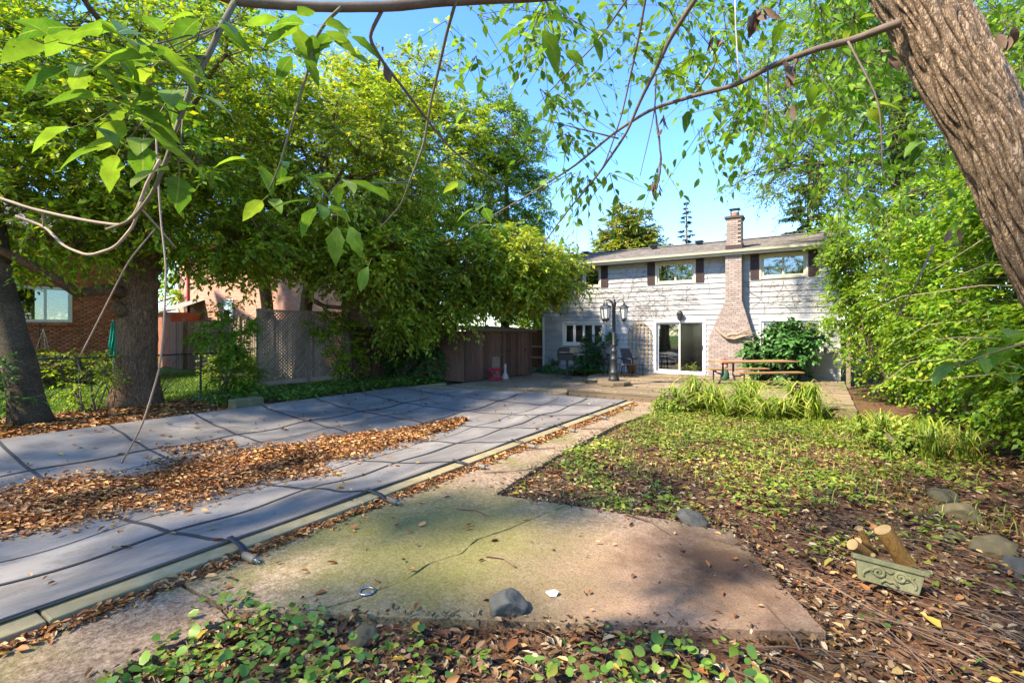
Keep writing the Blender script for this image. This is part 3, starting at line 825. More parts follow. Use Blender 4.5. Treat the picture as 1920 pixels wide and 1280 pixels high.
def frame_ring(mb, x0, x1, z0, z1, w_, y0, y1):
    mb.box(((x0 + x1) / 2, (y0 + y1) / 2, z0 + w_ / 2), (x1 - x0, y1 - y0, w_)); mb.box(((x0 + x1) / 2, (y0 + y1) / 2, z1 - w_ / 2), (x1 - x0, y1 - y0, w_))
    mb.box((x0 + w_ / 2, (y0 + y1) / 2, (z0 + z1) / 2), (w_, y1 - y0, z1 - z0 - 2 * w_)); mb.box((x1 - w_ / 2, (y0 + y1) / 2, (z0 + z1) / 2), (w_, y1 - y0, z1 - z0 - 2 * w_))


def window(key, panes, trim='trim', name='window'):
    x0, x1, z0, z1 = OPEN[key]
    mb = MB(); frame_ring(mb, x0 - .05, x1 + .05, z0 - .05, z1 + .05, .07, HY - .045, HY - .005)
    wdw = mb.build(name, trim, hs, bevel=.004)
    a, b, c, d = x0 + .021, x1 - .021, z0 + .021, z1 - .021
    m2 = MB(); frame_ring(m2, a, b, c, d, .04, HY + .0, HY + .05)
    m2.build('frame', trim, wdw)
    iw = (b - a - .08) / panes
    for k in range(panes):
        p0 = a + .04 + iw * k; p1 = p0 + iw; g_ = .012 if panes == 2 else .09
        s_ = MB(); yo = .012 * (k % 2)
        frame_ring(s_, p0 + .002, p1 - .002, c + .041, d - .041, .03 if panes < 3 else .055, HY + .012 + yo, HY + .038 + yo)
        sash = s_.build('sash', trim, wdw)
        MB().box(((p0 + p1) / 2, HY + .026 + yo, (c + d) / 2), (iw - .04, .006, d - c - .12)).build('pane', 'glass', sash)
    return wdw


window('u1', 1, 'trim_old'); window('u2', 2, 'trim_old'); window('u3', 2, 'trim_old'); w4 = window('w4', 4); lowr = window('lowr', 1)
# leaded diagonals in the four-pane window
ld = MB(); x0, x1, z0, z1 = OPEN['w4']
for k in range(4):
    iw = (x1 - x0 - .122) / 4; p0 = x0 + .061 + iw * k + .06; p1 = p0 + iw - .12; zc0, zc1 = z0 + .12, z1 - .12
    for s_ in (1, -1):
        q = -1.2
        while q < 1.2:
            a_ = []
            for i in range(21):
                zz = zc0 + (zc1 - zc0) * i / 20; xx = (p0 + p1) / 2 + q + s_ * (zz - (zc0 + zc1) / 2) * .75
                if p0 <= xx <= p1: a_.append((xx, HY + .018, zz))
            if len(a_) > 1: ld.tube([a_[0], a_[-1]], .004, 4, cap=False)
            q += .11
t_ = ld.build('lead_lines', 'steel', w4); t_['kind'] = 'stuff'
# shutters
for x0, x1 in ((-9.02, -8.72), (-7.86, -7.56), (-5.89, -5.59), (-4.03, -3.75), (-2.16, -1.88), (-.37, -.09)):
    mb = MB(); frame_ring(mb, x0, x1, 3.68, 4.56, .035, HY - .065, HY - .022)
    sh_ = mb.build('shutter', 'shutter', hs)
    for i in range(6):
        xx = x0 + .035 + (x1 - x0 - .07) * (i + .5) / 6
        MB().box((xx, HY - .042, 4.12), ((x1 - x0 - .07) / 6 - .008, .028, .80)).build('slat', 'shutter', sh_)
    MB().box(((x0 + x1) / 2, HY - .03, 4.12), (x1 - x0 - .07, .008, .80)).build('panel', 'shutter', sh_)
# sliding door
x0, x1, z0, z1 = OPEN['door']
mb = MB(); frame_ring(mb, x0 - .06, x1 + .06, z0 - .02, z1 + .06, .085, HY - .06, HY + .0)
dr = mb.build('sliding_door', 'trim', hs, bevel=.004)
MB().box(((x0 + x1) / 2, HY - .08, z0 - .0), (x1 - x0 + .1, .1, .05)).build('threshold', 'trim', dr)
xm = (x0 + x1) / 2
for k, (a, b) in enumerate(((x0 + .03, xm + .03), (xm - .03, x1 - .03))):
    s_ = MB(); frame_ring(s_, a, b, z0 + .07, z1 - .03, .065, HY + .01 + .035 * (1 - k), HY + .04 + .035 * (1 - k)); pn = s_.build('door_panel', 'trim', dr)
    MB().box(((a + b) / 2, HY + .025 + .035 * (1 - k), (z0 + z1) / 2 + .02), (b - a - .12, .006, z1 - z0 - .22)).build('pane', 'glass', pn)
s_ = MB(); frame_ring(s_, xm + .0, x1 - .025, z0 + .07, z1 - .025, .035, HY - .02, HY - .002); sc_ = s_.build('screen_door', 'trim', dr)
MB().box(((xm + x1) / 2 - .01, HY - .011, (z0 + z1) / 2 + .02), (x1 - xm - .09, .003, z1 - z0 - .16)).build('screen', 'screen', sc_)
MB().box((x1 - .05, HY - .04, 1.2), (.025, .04, .18)).build('handle', 'iron', sc_)
MB().box(((x0 + xm) / 2 + .03, HY + .09, 1.18), (.82, .02, .025)).build('cross_bar', 'trim', dr)
cu = MB(); n = 24
cu.v = [(x0 + .13 + .2 * i / n + .02 * math.sin(z), HY + .16 + .025 * math.sin(i * 2.1), z) for z in (.25, 2.1) for i in range(n + 1)]
cu.f = [(i, i + 1, n + 2 + i, n + 1 + i) for i in range(n)]
cu.build('curtain', 'curtain', dr, True)
cu2 = MB(); cu2.v = [(-1.7 + .2 * i / n, HY + .16 + .025 * math.sin(i * 2.1), z) for z in (1.1, 2.15) for i in range(n + 1)]; cu2.f = list(cu.f); cu2.build('curtain', 'curtain', lowr, True)
sf = MB(); sf.box((-4.7, 20.6, .42), (1.5, .7, .5)).box((-4.7, 20.95, .75), (1.5, .22, .5)); sfo = sf.build('sofa', 'sofa', bevel=.05)
tag(sfo, 'dark red sofa inside the house behind the sliding door', 'sofa')
tag(MB().box((-4.75, 20.55, .72), (.9, .5, .12)).build('cushion', 'sofa_pale', bevel=.05), 'pale pillow on the sofa behind the glass door', 'cushion')
# chimney
ch = MB().prism_y([(x, z) for x, z in CH], 19.115, HY - .005).build('chimney', 'mortar', hs)
brick_me = {}


def ch_bounds(z):
    """left and right edge of the chimney at height z"""
    if z < 1.45: return -3.52, -1.98
    def li(z, pts):
        for (z0, x0), (z1, x1) in zip(pts[:-1], pts[1:]):
            if z0 <= z <= z1: return x0 + (x1 - x0) * (z - z0) / (z1 - z0)
        return pts[-1][1]
    return li(z, [(1.45, -3.52), (1.7, -3.46), (2.94, -2.94), (6, -2.94)]), li(z, [(1.45, -1.98), (1.62, -2.03), (2.92, -2.40), (6, -2.41)])


def brick_obj(w_, h=.062, d=.03):
    k = round(w_, 3)
    if k not in brick_me:
        m_ = MB().box((0, 0, 0), (k, d, h)).mesh('brick'); m_.materials.append(MT['brick_cream']); brick_me[k] = m_
    o = bpy.data.objects.new('brick', brick_me[k]); COL.objects.link(o); o.parent = ch; return o


loose = MB(); cnt = 0; z = .03; r = 0
chp = Vector((0, 0, 0)); q_ = ch
while q_: chp += q_.location; q_ = q_.parent
while z < 4.55:
    l, rt = ch_bounds(z + .035)
    x = l - (.11 if r % 2 else 0)
    while x < rt:
        a, b = max(x, l), min(x + .208, rt)
        if b - a > .04:
            if cnt < 290:
                o = brick_obj(round((b - a) / .02) * .02 if b - a < .2 else .208)
                o.location = Vector(((a + b) / 2, 19.112 + random.uniform(-.004, .004), z + .035)) - chp; cnt += 1
            else:
                loose.box(((a + b) / 2, 19.112 + random.uniform(-.004, .004), z + .035), (b - a, .03, .062))
        x += .218
    for s_, xx in ((1, rt),):
        for yy in (19.2, 19.4) if r % 2 else (19.16, 19.3, 19.44):
            loose.box((xx - .008, yy, z + .035), (.025, .19 if r % 2 else .12, .062))
    z += .073; r += 1
loose.build('bricks', 'brick_cream', ch)['kind'] = 'stuff'
ct = MB().box((-2.675, 19.48, 5.33), (.50, .5, 1.2)).build('chimney_stack', 'mortar', hs)
lb = MB(); z = 4.86; r = 0
while z < 5.86:
    for k in range(3):
        a = -2.925 + (.1 if r % 2 else 0) + k * .2 - (.1 if r % 2 else 0) * (k > 2); w_ = .19
        if r % 2 and k == 2: w_ = .1
        if a + w_ < -2.41: lb.box((a + w_ / 2, 19.226, z + .035), (w_, .03, .062))
    if r % 2: lb.box((-2.89 + .015, 19.226, z + .035), (.085, .03, .062))
    for yy, ww in (((19.28, .085), (19.43, .19), (19.6, .13)) if r % 2 else ((19.33, .19), (19.53, .19))): lb.box((-2.434, yy, z + .035), (.03, ww, .062))
    z += .073; r += 1
lb.build('bricks', 'brick_cream', ct)['kind'] = 'stuff'
MB().box((-2.675, 19.48, 5.95), (.62, .62, .07)).box((-2.675, 19.48, 5.89), (.56, .56, .06)).build('chimney_crown', 'mortar', ct)
MB().lathe([(.13, 0), (.13, .16), (.11, .16), (.11, 0)], (-2.675, 19.48, 5.985)).build('flue', 'terracotta', ct)
MB().box((-2.675, 19.48, 6.27), (.36, .36, .02)).box((-2.80, 19.36, 6.12), (.02, .02, .29)).box((-2.55, 19.36, 6.12), (.02, .02, .29)).box((-2.80, 19.6, 6.12), (.02, .02, .29)).box((-2.55, 19.6, 6.12), (.02, .02, .29)).build('flue_cap', 'iron', ct)
MB().box((-2.675, 19.21, 4.84), (.56, .03, .18)).box((-2.405, 19.45, 4.9), (.03, .5, .2)).build('flashing', 'shutter', ct)
# wall lamp, downpipe
wl = empty('wall_lamp', (-4.6, HY - .05, 2.46), 'black lantern on the siding above the sliding door', 'lamp')
MB().box((-4.6, HY - .035, 2.5), (.1, .03, .2)).box((-4.6, HY - .1, 2.58), (.03, .12, .03)).build('bracket', 'iron', wl)
MB().lathe([(.03, .16), (.13, .05), (.12, .03), (.08, -.18), (.03, -.22), (.01, -.26)], (-4.6, HY - .17, 2.46), 6).build('lantern', 'iron', wl)
MB().box((-10.62, HY - .06, 2.9), (.07, .05, 3.4)).build('downpipe', 'trim', hs)

# dead vine tracery on the siding
vm = MB(); random.seed(3)


def creep(x, z, a, n, r):
    p = [(x, HY - .037, z)]
    for i in range(n):
        a += random.uniform(-.5, .5); x += math.cos(a) * .09; z += math.sin(a) * .09
        if not (HX0 + .1 < x < HX1 - .1 and .3 < z < 4.55): break
        if any(o[0] - .4 < x < o[1] + .4 and o[2] - .1 < z < o[3] + .1 for o in OPEN.values()): break
        if ch_bounds(z)[0] - .05 < x < ch_bounds(z)[1] + .05: break
        p.append((x, HY - .037 - random.uniform(0, .006), z))
        if r > .0022 and random.random() < .22: creep(x, z, a + random.choice((-1, 1)) * random.uniform(.5, 1.2), n - i, r * .75)
    if len(p) > 1: vm.tube(p, r, 3, cap=False)


for x, z, a in ((-6.9, 2.8, 1.2), (-6.4, 2.4, 1.9), (-5.9, 2.6, 1.3), (-5.2, 2.6, 1.6), (-4.3, 2.7, 1.2), (-3.6, 3.2, 1.6), (-3.4, 3.9, .5), (-1.7, 2.5, 1.4), (-1.2, 2.6, 2.0), (-.7, 2.5, 1.4), (-.2, 2.6, 1.6), (-7.2, 3.1, .5), (-6.5, 3.4, .1), (-2.1, 2.7, 1.2), (-7.0, 4.1, 0), (-6.3, 3.9, .3)):
    creep(x, z, a, 24, .005)
vo = vm.build('dead_vine', 'branch_brown'); tag(vo, 'leafless vine stems clinging to the white siding between the windows', 'vine', kind='stuff')

# ------------------------------------------------------------------ deck
dk = empty('deck', (-3, 16, 0), 'low weathered wooden deck along the back of the white house', 'deck')


def clip_x(poly, y):
    xs_ = []
    for (xa, ya), (xb, yb) in zip(poly, poly[1:] + poly[:1]):
        if (ya <= y < yb) or (yb <= y < ya): xs_.append(xa + (xb - xa) * (y - ya) / (yb - ya))
    return (min(xs_), max(xs_)) if len(xs_) >= 2 else None


y = 12.36
while y < 19.3:
    c = clip_x(DECK, y + .07)
    if c:
        a, b = c; a += random.uniform(-.01, .01); b += random.uniform(-.01, .01)
        j = a + (b - a) * random.choice((.35, .5, .62))
        for p, q in ((a, j - .003), (j + .003, b)):
            MB().box(((p + q) / 2, y + .07, .165 + random.uniform(-.002, .002)), (q - p, .126, .03)).build('deck_board', 'deck', dk)
    y += .142
MB().prism([(x * .985 - .05, 15.9 + (yy - 15.9) * .992) for x, yy in DECK], .0, .145).build('joists', 'deck_side', dk)
MB().box((-2.66, 12.335, .06), (6.55, .03, .17)).build('fascia_board', 'deck_side', dk)
MB().box((-6.33, 13.8, .07), (.03, 1.5, .17)).build('fascia_board', 'deck_side', dk)
for i in range(26):
    MB().box((-5.9 + i * .25, 12.315, .055), (.02, .012, .13), mat=Matrix.Rotation(.8, 3, 'Y')).build('slat', 'deck_side', dk)

# ------------------------------------------------------------------ lamp post
PLX, PLY = -5.34, 14.25
pl = MB().lathe([(.50, 0), (.52, .02), (.52, .10), (.50, .13), (.06, .135)], (PLX, PLY, .18), 10).build('lamp_plinth', 'deck'); tag(pl, 'round low wooden plinth under the black lamp post on the deck', 'plinth')
lp = empty('lamp_post', (PLX, PLY, .315), 'tall black lamp post with three hanging lanterns on the deck', 'lamp post')
bz = .315
MB().lathe([(.17, 0), (.17, .06), (.14, .10), (.135, .22), (.15, .24), (.145, .27), (.12, .30), (.10, .62), (.115, .64), (.115, .68), (.095, .70), (.085, .86), (.10, .88), (.10, .93), (.06, .96), (.06, 1.06), (.075, 1.08), (.055, 1.11), (.052, 2.25), (.07, 2.28), (.075, 2.38), (.05, 2.42), (.035, 2.47), (.012, 2.5), (.02, 2.54), (.005, 2.6)], (PLX, PLY, bz), 12).build('post', 'iron', lp, True)
for ang in (R(195), R(245), R(30)):
    ca, sa = math.cos(ang), math.sin(ang)
    def q(r, z): return (PLX + ca * r, PLY + sa * r, bz + z)
    am = MB(); am.tube([q(.04, 2.32), q(.1, 2.41), q(.18, 2.46), q(.23, 2.47), q(.295, 2.42), q(.30, 2.36)], .014, 6)
    am.tube([q(.06, 2.2), q(.12, 2.18), q(.16, 2.22), q(.15, 2.27), q(.11, 2.27)], .009, 5)
    arm = am.build('arm', 'iron', lp, True)
    c = q(.30, 0)
    ln = MB().lathe([(.02, 2.38), (.035, 2.35), (.03, 2.31), (.10, 2.285), (.165, 2.235), (.17, 2.22), (.12, 2.215)], (c[0], c[1], bz), 6).lathe([(.085, 1.90), (.09, 1.87), (.05, 1.82), (.02, 1.79), (.018, 1.76), (.004, 1.73)], (c[0], c[1], bz), 6)
    for k in range(6):
        a2 = 2 * math.pi * k / 6
        ln.tube([(c[0] + .13 * math.cos(a2), c[1] + .13 * math.sin(a2), bz + 2.22), (c[0] + .088 * math.cos(a2), c[1] + .088 * math.sin(a2), bz + 1.89)], .008, 4)
    lo = ln.build('lantern', 'iron', lp)
    MB().lathe([(.08, 1.9), (.122, 2.213)], (c[0], c[1], bz), 6).build('glass', 'lampglass', lo)
hz = MB(); hz.tube([(PLX - .75 + .25 * math.cos(i * .5) * (1 - i * .006), PLY + .05 + .16 * math.sin(i * .5), .195 + .0025 * i) for i in range(40)], .014, 6)
tag(hz.build('hose', 'iron', None, True), 'coiled dark hose lying on the deck beside the lamp plinth', 'hose')

# ------------------------------------------------------------------ grill on a pedestal
gr = empty('grill', (-8.25, 17.0, .012), 'small pedestal barbecue with dark body on the patio by the window', 'grill')
GX, GY = -8.25, 17.0
MB().tube([(GX, GY, .01), (GX, GY, .75)], .05, 10).lathe([(.2, .0), (.2, .03), (.06, .05)], (GX, GY, .012)).build('pedestal', 'grill', gr)
g2 = MB().prism_y([(-.3, 0), (.3, 0), (.34, .2), (.34, .24), (-.34, .24), (-.34, .2)], -.2, .2)
g2.v = [(x + GX, y + GY, z + .72) for x, y, z in g2.v]; g2.build('firebox', 'grill', gr, bevel=.02)
g3 = MB().prism_y([(-.34, 0), (.34, 0), (.34, .12), (.24, .24), (-.24, .24), (-.34, .12)], -.2, .2)
g3.v = [(x + GX, y + GY, z + .965) for x, y, z in g3.v]; lid = g3.build('lid', 'grill', gr, bevel=.02)
MB().box((GX + .28, GY, 1.1), (.16, .41, .22)).build('lid_end', 'grill_lid', lid, bevel=.02)
MB().tube([(GX - .2, GY - .2, 1.02), (GX - .2, GY - .25, 1.02), (GX + .2, GY - .25, 1.02), (GX + .2, GY - .2, 1.02)], .012, 6).build('handle', 'steel', lid)
MB().box((GX + .5, GY, .95), (.3, .36, .03)).build('side_shelf', 'grill_lid', gr)


# ------------------------------------------------------------------ patio chairs
def patio_chair(loc, ang, label):
    c = empty('patio_chair', loc, label, 'chair', 'patio chairs')
    def bar(pts, r=.014): return MB().tube(pts, r, 6)
    def put(mb, name, m):
        o = mb.build(name, m, None, True); o.parent = c; return o
    for s in (-1, 1):
        put(bar([(.26, s * .27, 0), (.24, s * .27, .42), (.24, s * .28, .62)]), 'leg', 'iron')
        put(bar([(-.30, s * .27, 0), (-.22, s * .27, .40)]), 'leg', 'iron')
        put(bar([(.27, s * .29, .62), (.0, s * .29, .64), (-.28, s * .27, .60)], .02), 'armrest', 'iron')
        put(bar([(-.2, s * .25, .40), (-.30, s * .25, .72), (-.40, s * .25, 1.0)]), 'back_post', 'iron')
        put(bar([(.25, s * .25, .42), (-.22, s * .25, .40)]), 'seat_rail', 'iron')
    n = 6
    sb = MB(); sb.v = [(.25 - .47 * i / n, s * .25, .425 - .02 * math.sin(math.pi * i / n)) for i in range(n + 1) for s in (-1, 1)]; sb.f = [(2 * i, 2 * i + 2, 2 * i + 3, 2 * i + 1) for i in range(n)]
    put(sb, 'seat', 'sling')
    sb = MB(); sb.v = [(-.2 - .2 * i / n, s * .25, .41 + .59 * i / n) for i in range(n + 1) for s in (-1, 1)]; sb.f = [(2 * i, 2 * i + 2, 2 * i + 3, 2 * i + 1) for i in range(n)]
    put(sb, 'backrest', 'sling')
    c.rotation_euler = (0, 0, ang); return c


patio_chair((-5.93, 17.75, .18), R(-28), 'black sling patio chair with its back to the trellis, right of the lamp post')
patio_chair((-6.62, 17.55, .18), R(5), 'black sling patio chair half hidden behind the lamp post')
stl = empty('side_table', (-5.95, 16.9, .18), 'small black metal side table in front of the patio chair', 'table')
tp = MB().lathe([(.0, .44), (.2, .44), (.21, .46), (.2, .48), (.0, .48)], (0, 0, 0), 14).build('table_top', 'iron'); tp.parent = stl
for k in range(4):
    a = k * math.pi / 2 + .4
    l_ = MB().tube([(.15 * math.cos(a), .15 * math.sin(a), .45), (.19 * math.cos(a), .19 * math.sin(a), 0)], .012, 6).build('leg', 'iron'); l_.parent = stl
pot = empty('terracotta_pot', (-6.3, 18.75, .18), 'brown terracotta pot by the trellis behind the patio chair', 'pot')
MB().lathe([(.14, 0), (.21, .32), (.235, .33), (.235, .40), (.20, .40), (.19, .33)], (-6.3, 18.75, .18), 18).build('pot_body', 'terracotta', pot, True)
MB().lathe([(.0, .36), (.2, .36)], (-6.3, 18.75, .18), 18).build('soil', 'soil', pot)
# trellis
tr = empty('trellis', (-6.2, 19.4, .2), 'arched cream wooden trellis leaning on the siding left of the door', 'trellis')
TX0, TX1, TZ0, TZS = -6.66, -5.74, .22, 1.7
def arch(x):
    u = (x - (TX0 + TX1) / 2) / ((TX1 - TX0) / 2); return TZS + .47 * math.sqrt(max(0, 1 - u * u))
for i in range(7):
    x = TX0 + (TX1 - TX0) * i / 6
    MB().box((x, 19.42, (TZ0 + arch(x)) / 2), (.03, .014, arch(x) - TZ0)).build('upright', 'trellis', tr)
for k in range(12):
    z = TZ0 + .12 + k * .165
    hw = (TX1 - TX0) / 2 if z < TZS else (TX1 - TX0) / 2 * math.sqrt(max(0, 1 - ((z - TZS) / .47) ** 2))
    if hw > .05: MB().box(((TX0 + TX1) / 2, 19.406, z), (2 * hw, .014, .03)).build('slat', 'trellis', tr)
am = MB(); am.tube([((TX0 + TX1) / 2 + (TX1 - TX0) / 2 * math.cos(math.pi * i / 16), 19.412, TZS + .47 * math.sin(math.pi * i / 16)) for i in range(17)], .016, 6); am.build('arch', 'trellis', tr, True)

# ------------------------------------------------------------------ picnic table
pc = empty('picnic_table', (-1.75, 16.3, .18), 'wooden picnic table with black metal legs and benches on the deck', 'picnic table')
def pput(mb, name, m, par=None, bev=0, sm=False):
    o = mb.build(name, m, None, sm, bevel=bev); o.parent = par or pc; return o
for k in range(5): pput(MB().box((0, -.30 + k * .15, .735), (2.45, .143, .04)), 'top_board', 'picnic', bev=.005)
for s in (-1, 1):
    for k in range(2): pput(MB().box((0, s * (.66 + k * .15), .45), (2.05, .143, .04)), 'seat_board', 'picnic', bev=.005)
for x in (-.8, .8):
    for s in (-1, 1):
        pput(MB().tube([(x, s * .26, .71), (x, s * .26, .35), (x, s * .5, .0)], .03, 6), 'leg', 'iron')
        pput(MB().tube([(x, s * .26, .32), (x, s * .6, .36), (x, s * .74, .43)], .025, 6), 'bench_arm', 'iron')
        pput(MB().tube([(x, s * .78, .43), (x, s * .78, .0)], .022, 6), 'leg', 'iron')
    pput(MB().tube([(x, -.3, .70), (x, .3, .70)], .025, 6), 'cross_bar', 'iron')
pc.rotation_euler = (0, 0, R(41))
# garden figurine behind the table
fg = empty('garden_figurine', (-2.75, 17.75, .18), 'small garden figurine with red cap standing by the chimney behind the picnic table', 'figurine')
MB().lathe([(.12, 0), (.15, .05), (.14, .22), (.10, .36), (.06, .40)], (-2.75, 17.75, .18), 12).build('coat', 'green_paint', fg, True)
MB().lathe([(.02, .37), (.085, .40), (.105, .47), (.10, .54), (.06, .58)], (-2.75, 17.75, .18), 12).build('head', 'skin', fg, True)
MB().lathe([(.11, .53), (.11, .56), (.075, .64), (.03, .71), (.0, .74)], (-2.75, 17.75, .18), 12).build('cap', 'red_paint', fg, True)
# driftwood on the chimney
dw = MB(); b_ = Vector((-2.62, 19.06, 1.62))
dw.tube([b_ + Vector(p) for p in ((-.62, -.02, .32), (-.45, -.05, .12), (-.25, -.05, -.02), (0, -.04, -.06), (.2, -.05, .0), (.42, -.04, .06), (.66, -.03, .16))], [.02, .035, .055, .065, .05, .035, .012], 7, wob=.2)
dw.tube([b_ + Vector(p) for p in ((-.3, -.06, .0), (-.1, -.09, .10), (.1, -.08, .08), (.32, -.06, .2), (.5, -.05, .22))], [.04, .05, .045, .03, .01], 6, wob=.2)
tag(dw.build('driftwood', 'vine_pale', None, True), 'twisted piece of driftwood hung on the brick chimney', 'driftwood')
# ------------------------------------------------------------------ shed
sd = empty('shed', (-11.4, 15.6, 0), 'weathered brown plank garden shed at the far end of the pool', 'shed')
A_, B_ = Vector((-10.6, 13.66, 0)), Vector((-10.27, 17.66, 0)); U_ = (B_ - A_).normalized(); NRM = Vector((U_.y, -U_.x, 0)); ang = math.atan2(U_.y, U_.x)
Ls = (B_ - A_).length
def shed_box(mb, s, out, z0, z1, w_, d): 
    c = A_ + U_ * s + NRM * out; return mb.box((c.x, c.y, (z0 + z1) / 2), (w_, d, z1 - z0), ang)
body = MB(); c = A_ + U_ * Ls / 2 - NRM * 1.15; body.box((c.x, c.y, .93), (Ls - .03, 2.2, 1.80), ang); body.build('wall', 'shed', sd)
s = .05
while s < Ls - .05:
    w_ = random.uniform(.10, .15); mid = s + w_ / 2
    z0, z1 = .03 + random.uniform(0, .03), 1.80
    if 1.42 < mid < 2.15: z0 = .92                    # half door with a hole patched below
    shed_box(MB(), mid, .012 + random.uniform(0, .008), z0, z1, w_ - .008, .03).build('plank', 'shed', sd)
    s += w_
shed_box(MB(), 1.72, .004, .04, .90, .46, .03).build('patch_board', 'fence_grey', sd)
for s_, wd in ((.02, .09), (1.4, .07), (2.2, .07), (2.45, .05), (Ls - .03, .1)): shed_box(MB(), s_, .04, .02, 1.82, wd, .03).build('batten', 'shed', sd)
shed_box(MB(), 1.8, .045, .86, .95, .85, .03).build('rail', 'shed', sd)
for s_ in (2.36, 2.55, 3.6): shed_box(MB(), s_, .06, 1.02, 1.12, .05, .03).build('latch', 'iron', sd)
rfm = MB(); shed_box(rfm, Ls / 2, -1.05, 0, .07, Ls + .35, 2.6)
rfm.v = [(x, y, z + 1.84 + .16 * max(0, min(1, -((Vector((x, y, 0)) - A_).dot(NRM)) / 2.3))) for x, y, z in rfm.v]
rfm.build('roof', 'deck_side', sd)
shed_box(MB(), Ls / 2, .2, 1.80, 1.86, Ls + .3, .06).build('eave_board', 'shed', sd)
# red stool and pale ornament in front of it
st = empty('red_stool', (-10.05, 14.75, .02), 'red step stool standing against the shed wall', 'stool')
MB().box((-10.05, 14.72, .46), (.32, .56, .05)).box((-10.05, 14.72, .42), (.28, .5, .06)).build('seat', 'red_paint', st, bevel=.01)
for sx in (-1, 1):
    MB().tube([(-10.05 + sx * .1, 14.72 - .2, .42), (-10.05 + sx * .14, 14.72 + .14, .02)], .025, 6).build('leg', 'red_paint', st)
    MB().tube([(-10.05 + sx * .1, 14.72 + .2, .42), (-10.05 + sx * .14, 14.72 - .14, .02)], .025, 6).build('leg', 'red_paint', st)
MB().box((-10.05, 14.78, .08), (.34, .42, .09)).build('step', 'red_paint', st, bevel=.01)
tag(MB().lathe([(.13, 0), (.15, .06), (.11, .16), (.05, .26), (.045, .45), (.06, .52), (.035, .58), (.0, .6)], (-9.98, 15.3, .02), 14).build('garden_ornament', 'sofa_pale', None, True), 'pale bottle shaped garden ornament beside the red stool', 'ornament')

# orange fence in the gap beyond the shed
of = empty('fence', (-12.2, 21.8, 0), 'sunlit orange brown fence in the gap between shed and house', 'fence')
for i in range(14): MB().box((-13.4 + i * .15, 21.8, .95), (.142, .025, 1.9)).build('fence_board', 'shed_orange', of)
MB().box((-12.4, 21.77, .5), (2.2, .04, .09)).build('rail', 'sofa_pale', of); MB().box((-12.4, 21.77, 1.05), (2.2, .04, .09)).build('rail', 'sofa_pale', of)

# ------------------------------------------------------------------ lattice fence
LX = -14.0
lf = empty('lattice_fence', (LX, 9.8, 0), 'wooden lattice screen fence with square posts left of the pool', 'fence')
posts = [8.2, 9.82, 11.42]
for y in posts: MB().box((LX, y, 1.24), (.12, .12, 2.5)).build('post', 'lattice', lf, bevel=.008)
MB().box((LX, 9.8, 2.44), (.07, 3.36, .06)).build('top_rail', 'lattice', lf)
MB().box((LX, 9.8, .26), (.05, 3.1, .14)).build('bottom_rail', 'lattice', lf)
for y0, y1 in zip(posts[:-1], posts[1:]):
    y0 += .06; y1 -= .06; z0, z1 = .33, 2.41
    for sgn, xo in ((1, .006), (-1, -.006)):
        q = -2.3
        while q < 2.3:
            # line z - zc = sgn*(y - yc) + q*1.414
            yc, zc = (y0 + y1) / 2, (z0 + z1) / 2
            ya, yb = y0, y1
            za, zb = zc + sgn * (ya - yc) + q * 1.414, zc + sgn * (yb - yc) + q * 1.414
            def cl(ya, za, yb, zb, lim, up):
                if (za > lim) == up and (zb > lim) == up: return None
                if (za > lim) == up and za != lim: t = (lim - za) / (zb - za); ya, za = ya + (yb - ya) * t, lim
                if (zb > lim) == up and zb != lim: t = (lim - za) / (zb - za); yb, zb = ya + (yb - ya) * t, lim
                return ya, za, yb, zb
            r_ = cl(ya, za, yb, zb, z1, True)
            if r_: r_ = cl(*r_, z0, False)
            if r_ and math.hypot(r_[2] - r_[0], r_[3] - r_[1]) > .04:
                ya, za, yb, zb = r_; L = math.hypot(yb - ya, zb - za)
                MB().box((LX + xo, (ya + yb) / 2, (za + zb) / 2), (.008, L, .034), mat=Matrix.Rotation(math.atan2(zb - za, yb - ya), 3, 'X')).build('lattice_strip', 'lattice', lf)
            q += .075
# dark board fence carrying on to the shed
bf = empty('fence', (LX, 13.2, 0), 'dark brown board fence behind the ivy between lattice and shed', 'fence')
for i in range(26): MB().box((LX + random.uniform(-.006, .006), 11.56 + i * .145, 1.0), (.022, .138, 1.95 + random.uniform(-.02, .02))).build('fence_board', 'shed', bf)
for z in (.4, 1.6): MB().box((LX + .035, 13.4, z), (.04, 3.75, .09)).build('rail', 'shed', bf)

# ------------------------------------------------------------------ neighbours on the left
# picket fence
nf = empty('fence', (-21.5, 11.6, 0), 'tall grey brown picket fence across the neighbouring garden', 'fence')
x = -27.5
while x < -15.6:
    MB().box((x, 11.6, 1.15), (.12, .022, 2.3 + random.uniform(-.02, .02))).build('picket', 'fence_grey', nf); x += .155
for z in (.5, 1.9): MB().box((-21.5, 11.63, z), (12, .04, .09)).build('rail', 'fence_grey', nf)
for x in (-26.2, -23.7, -21.2, -18.7, -16.2): MB().box((x, 11.55, 1.22), (.12, .1, 2.5)).build('post', 'fence_grey', nf)
# brick house with the white window (faces +X)
NX = -24.0
nh = empty('brick_house', (NX, 5, 0), 'red brown brick house with a white framed window seen past the tree trunks', 'house')
OW = (5.05, 6.75, 2.15, 3.45)


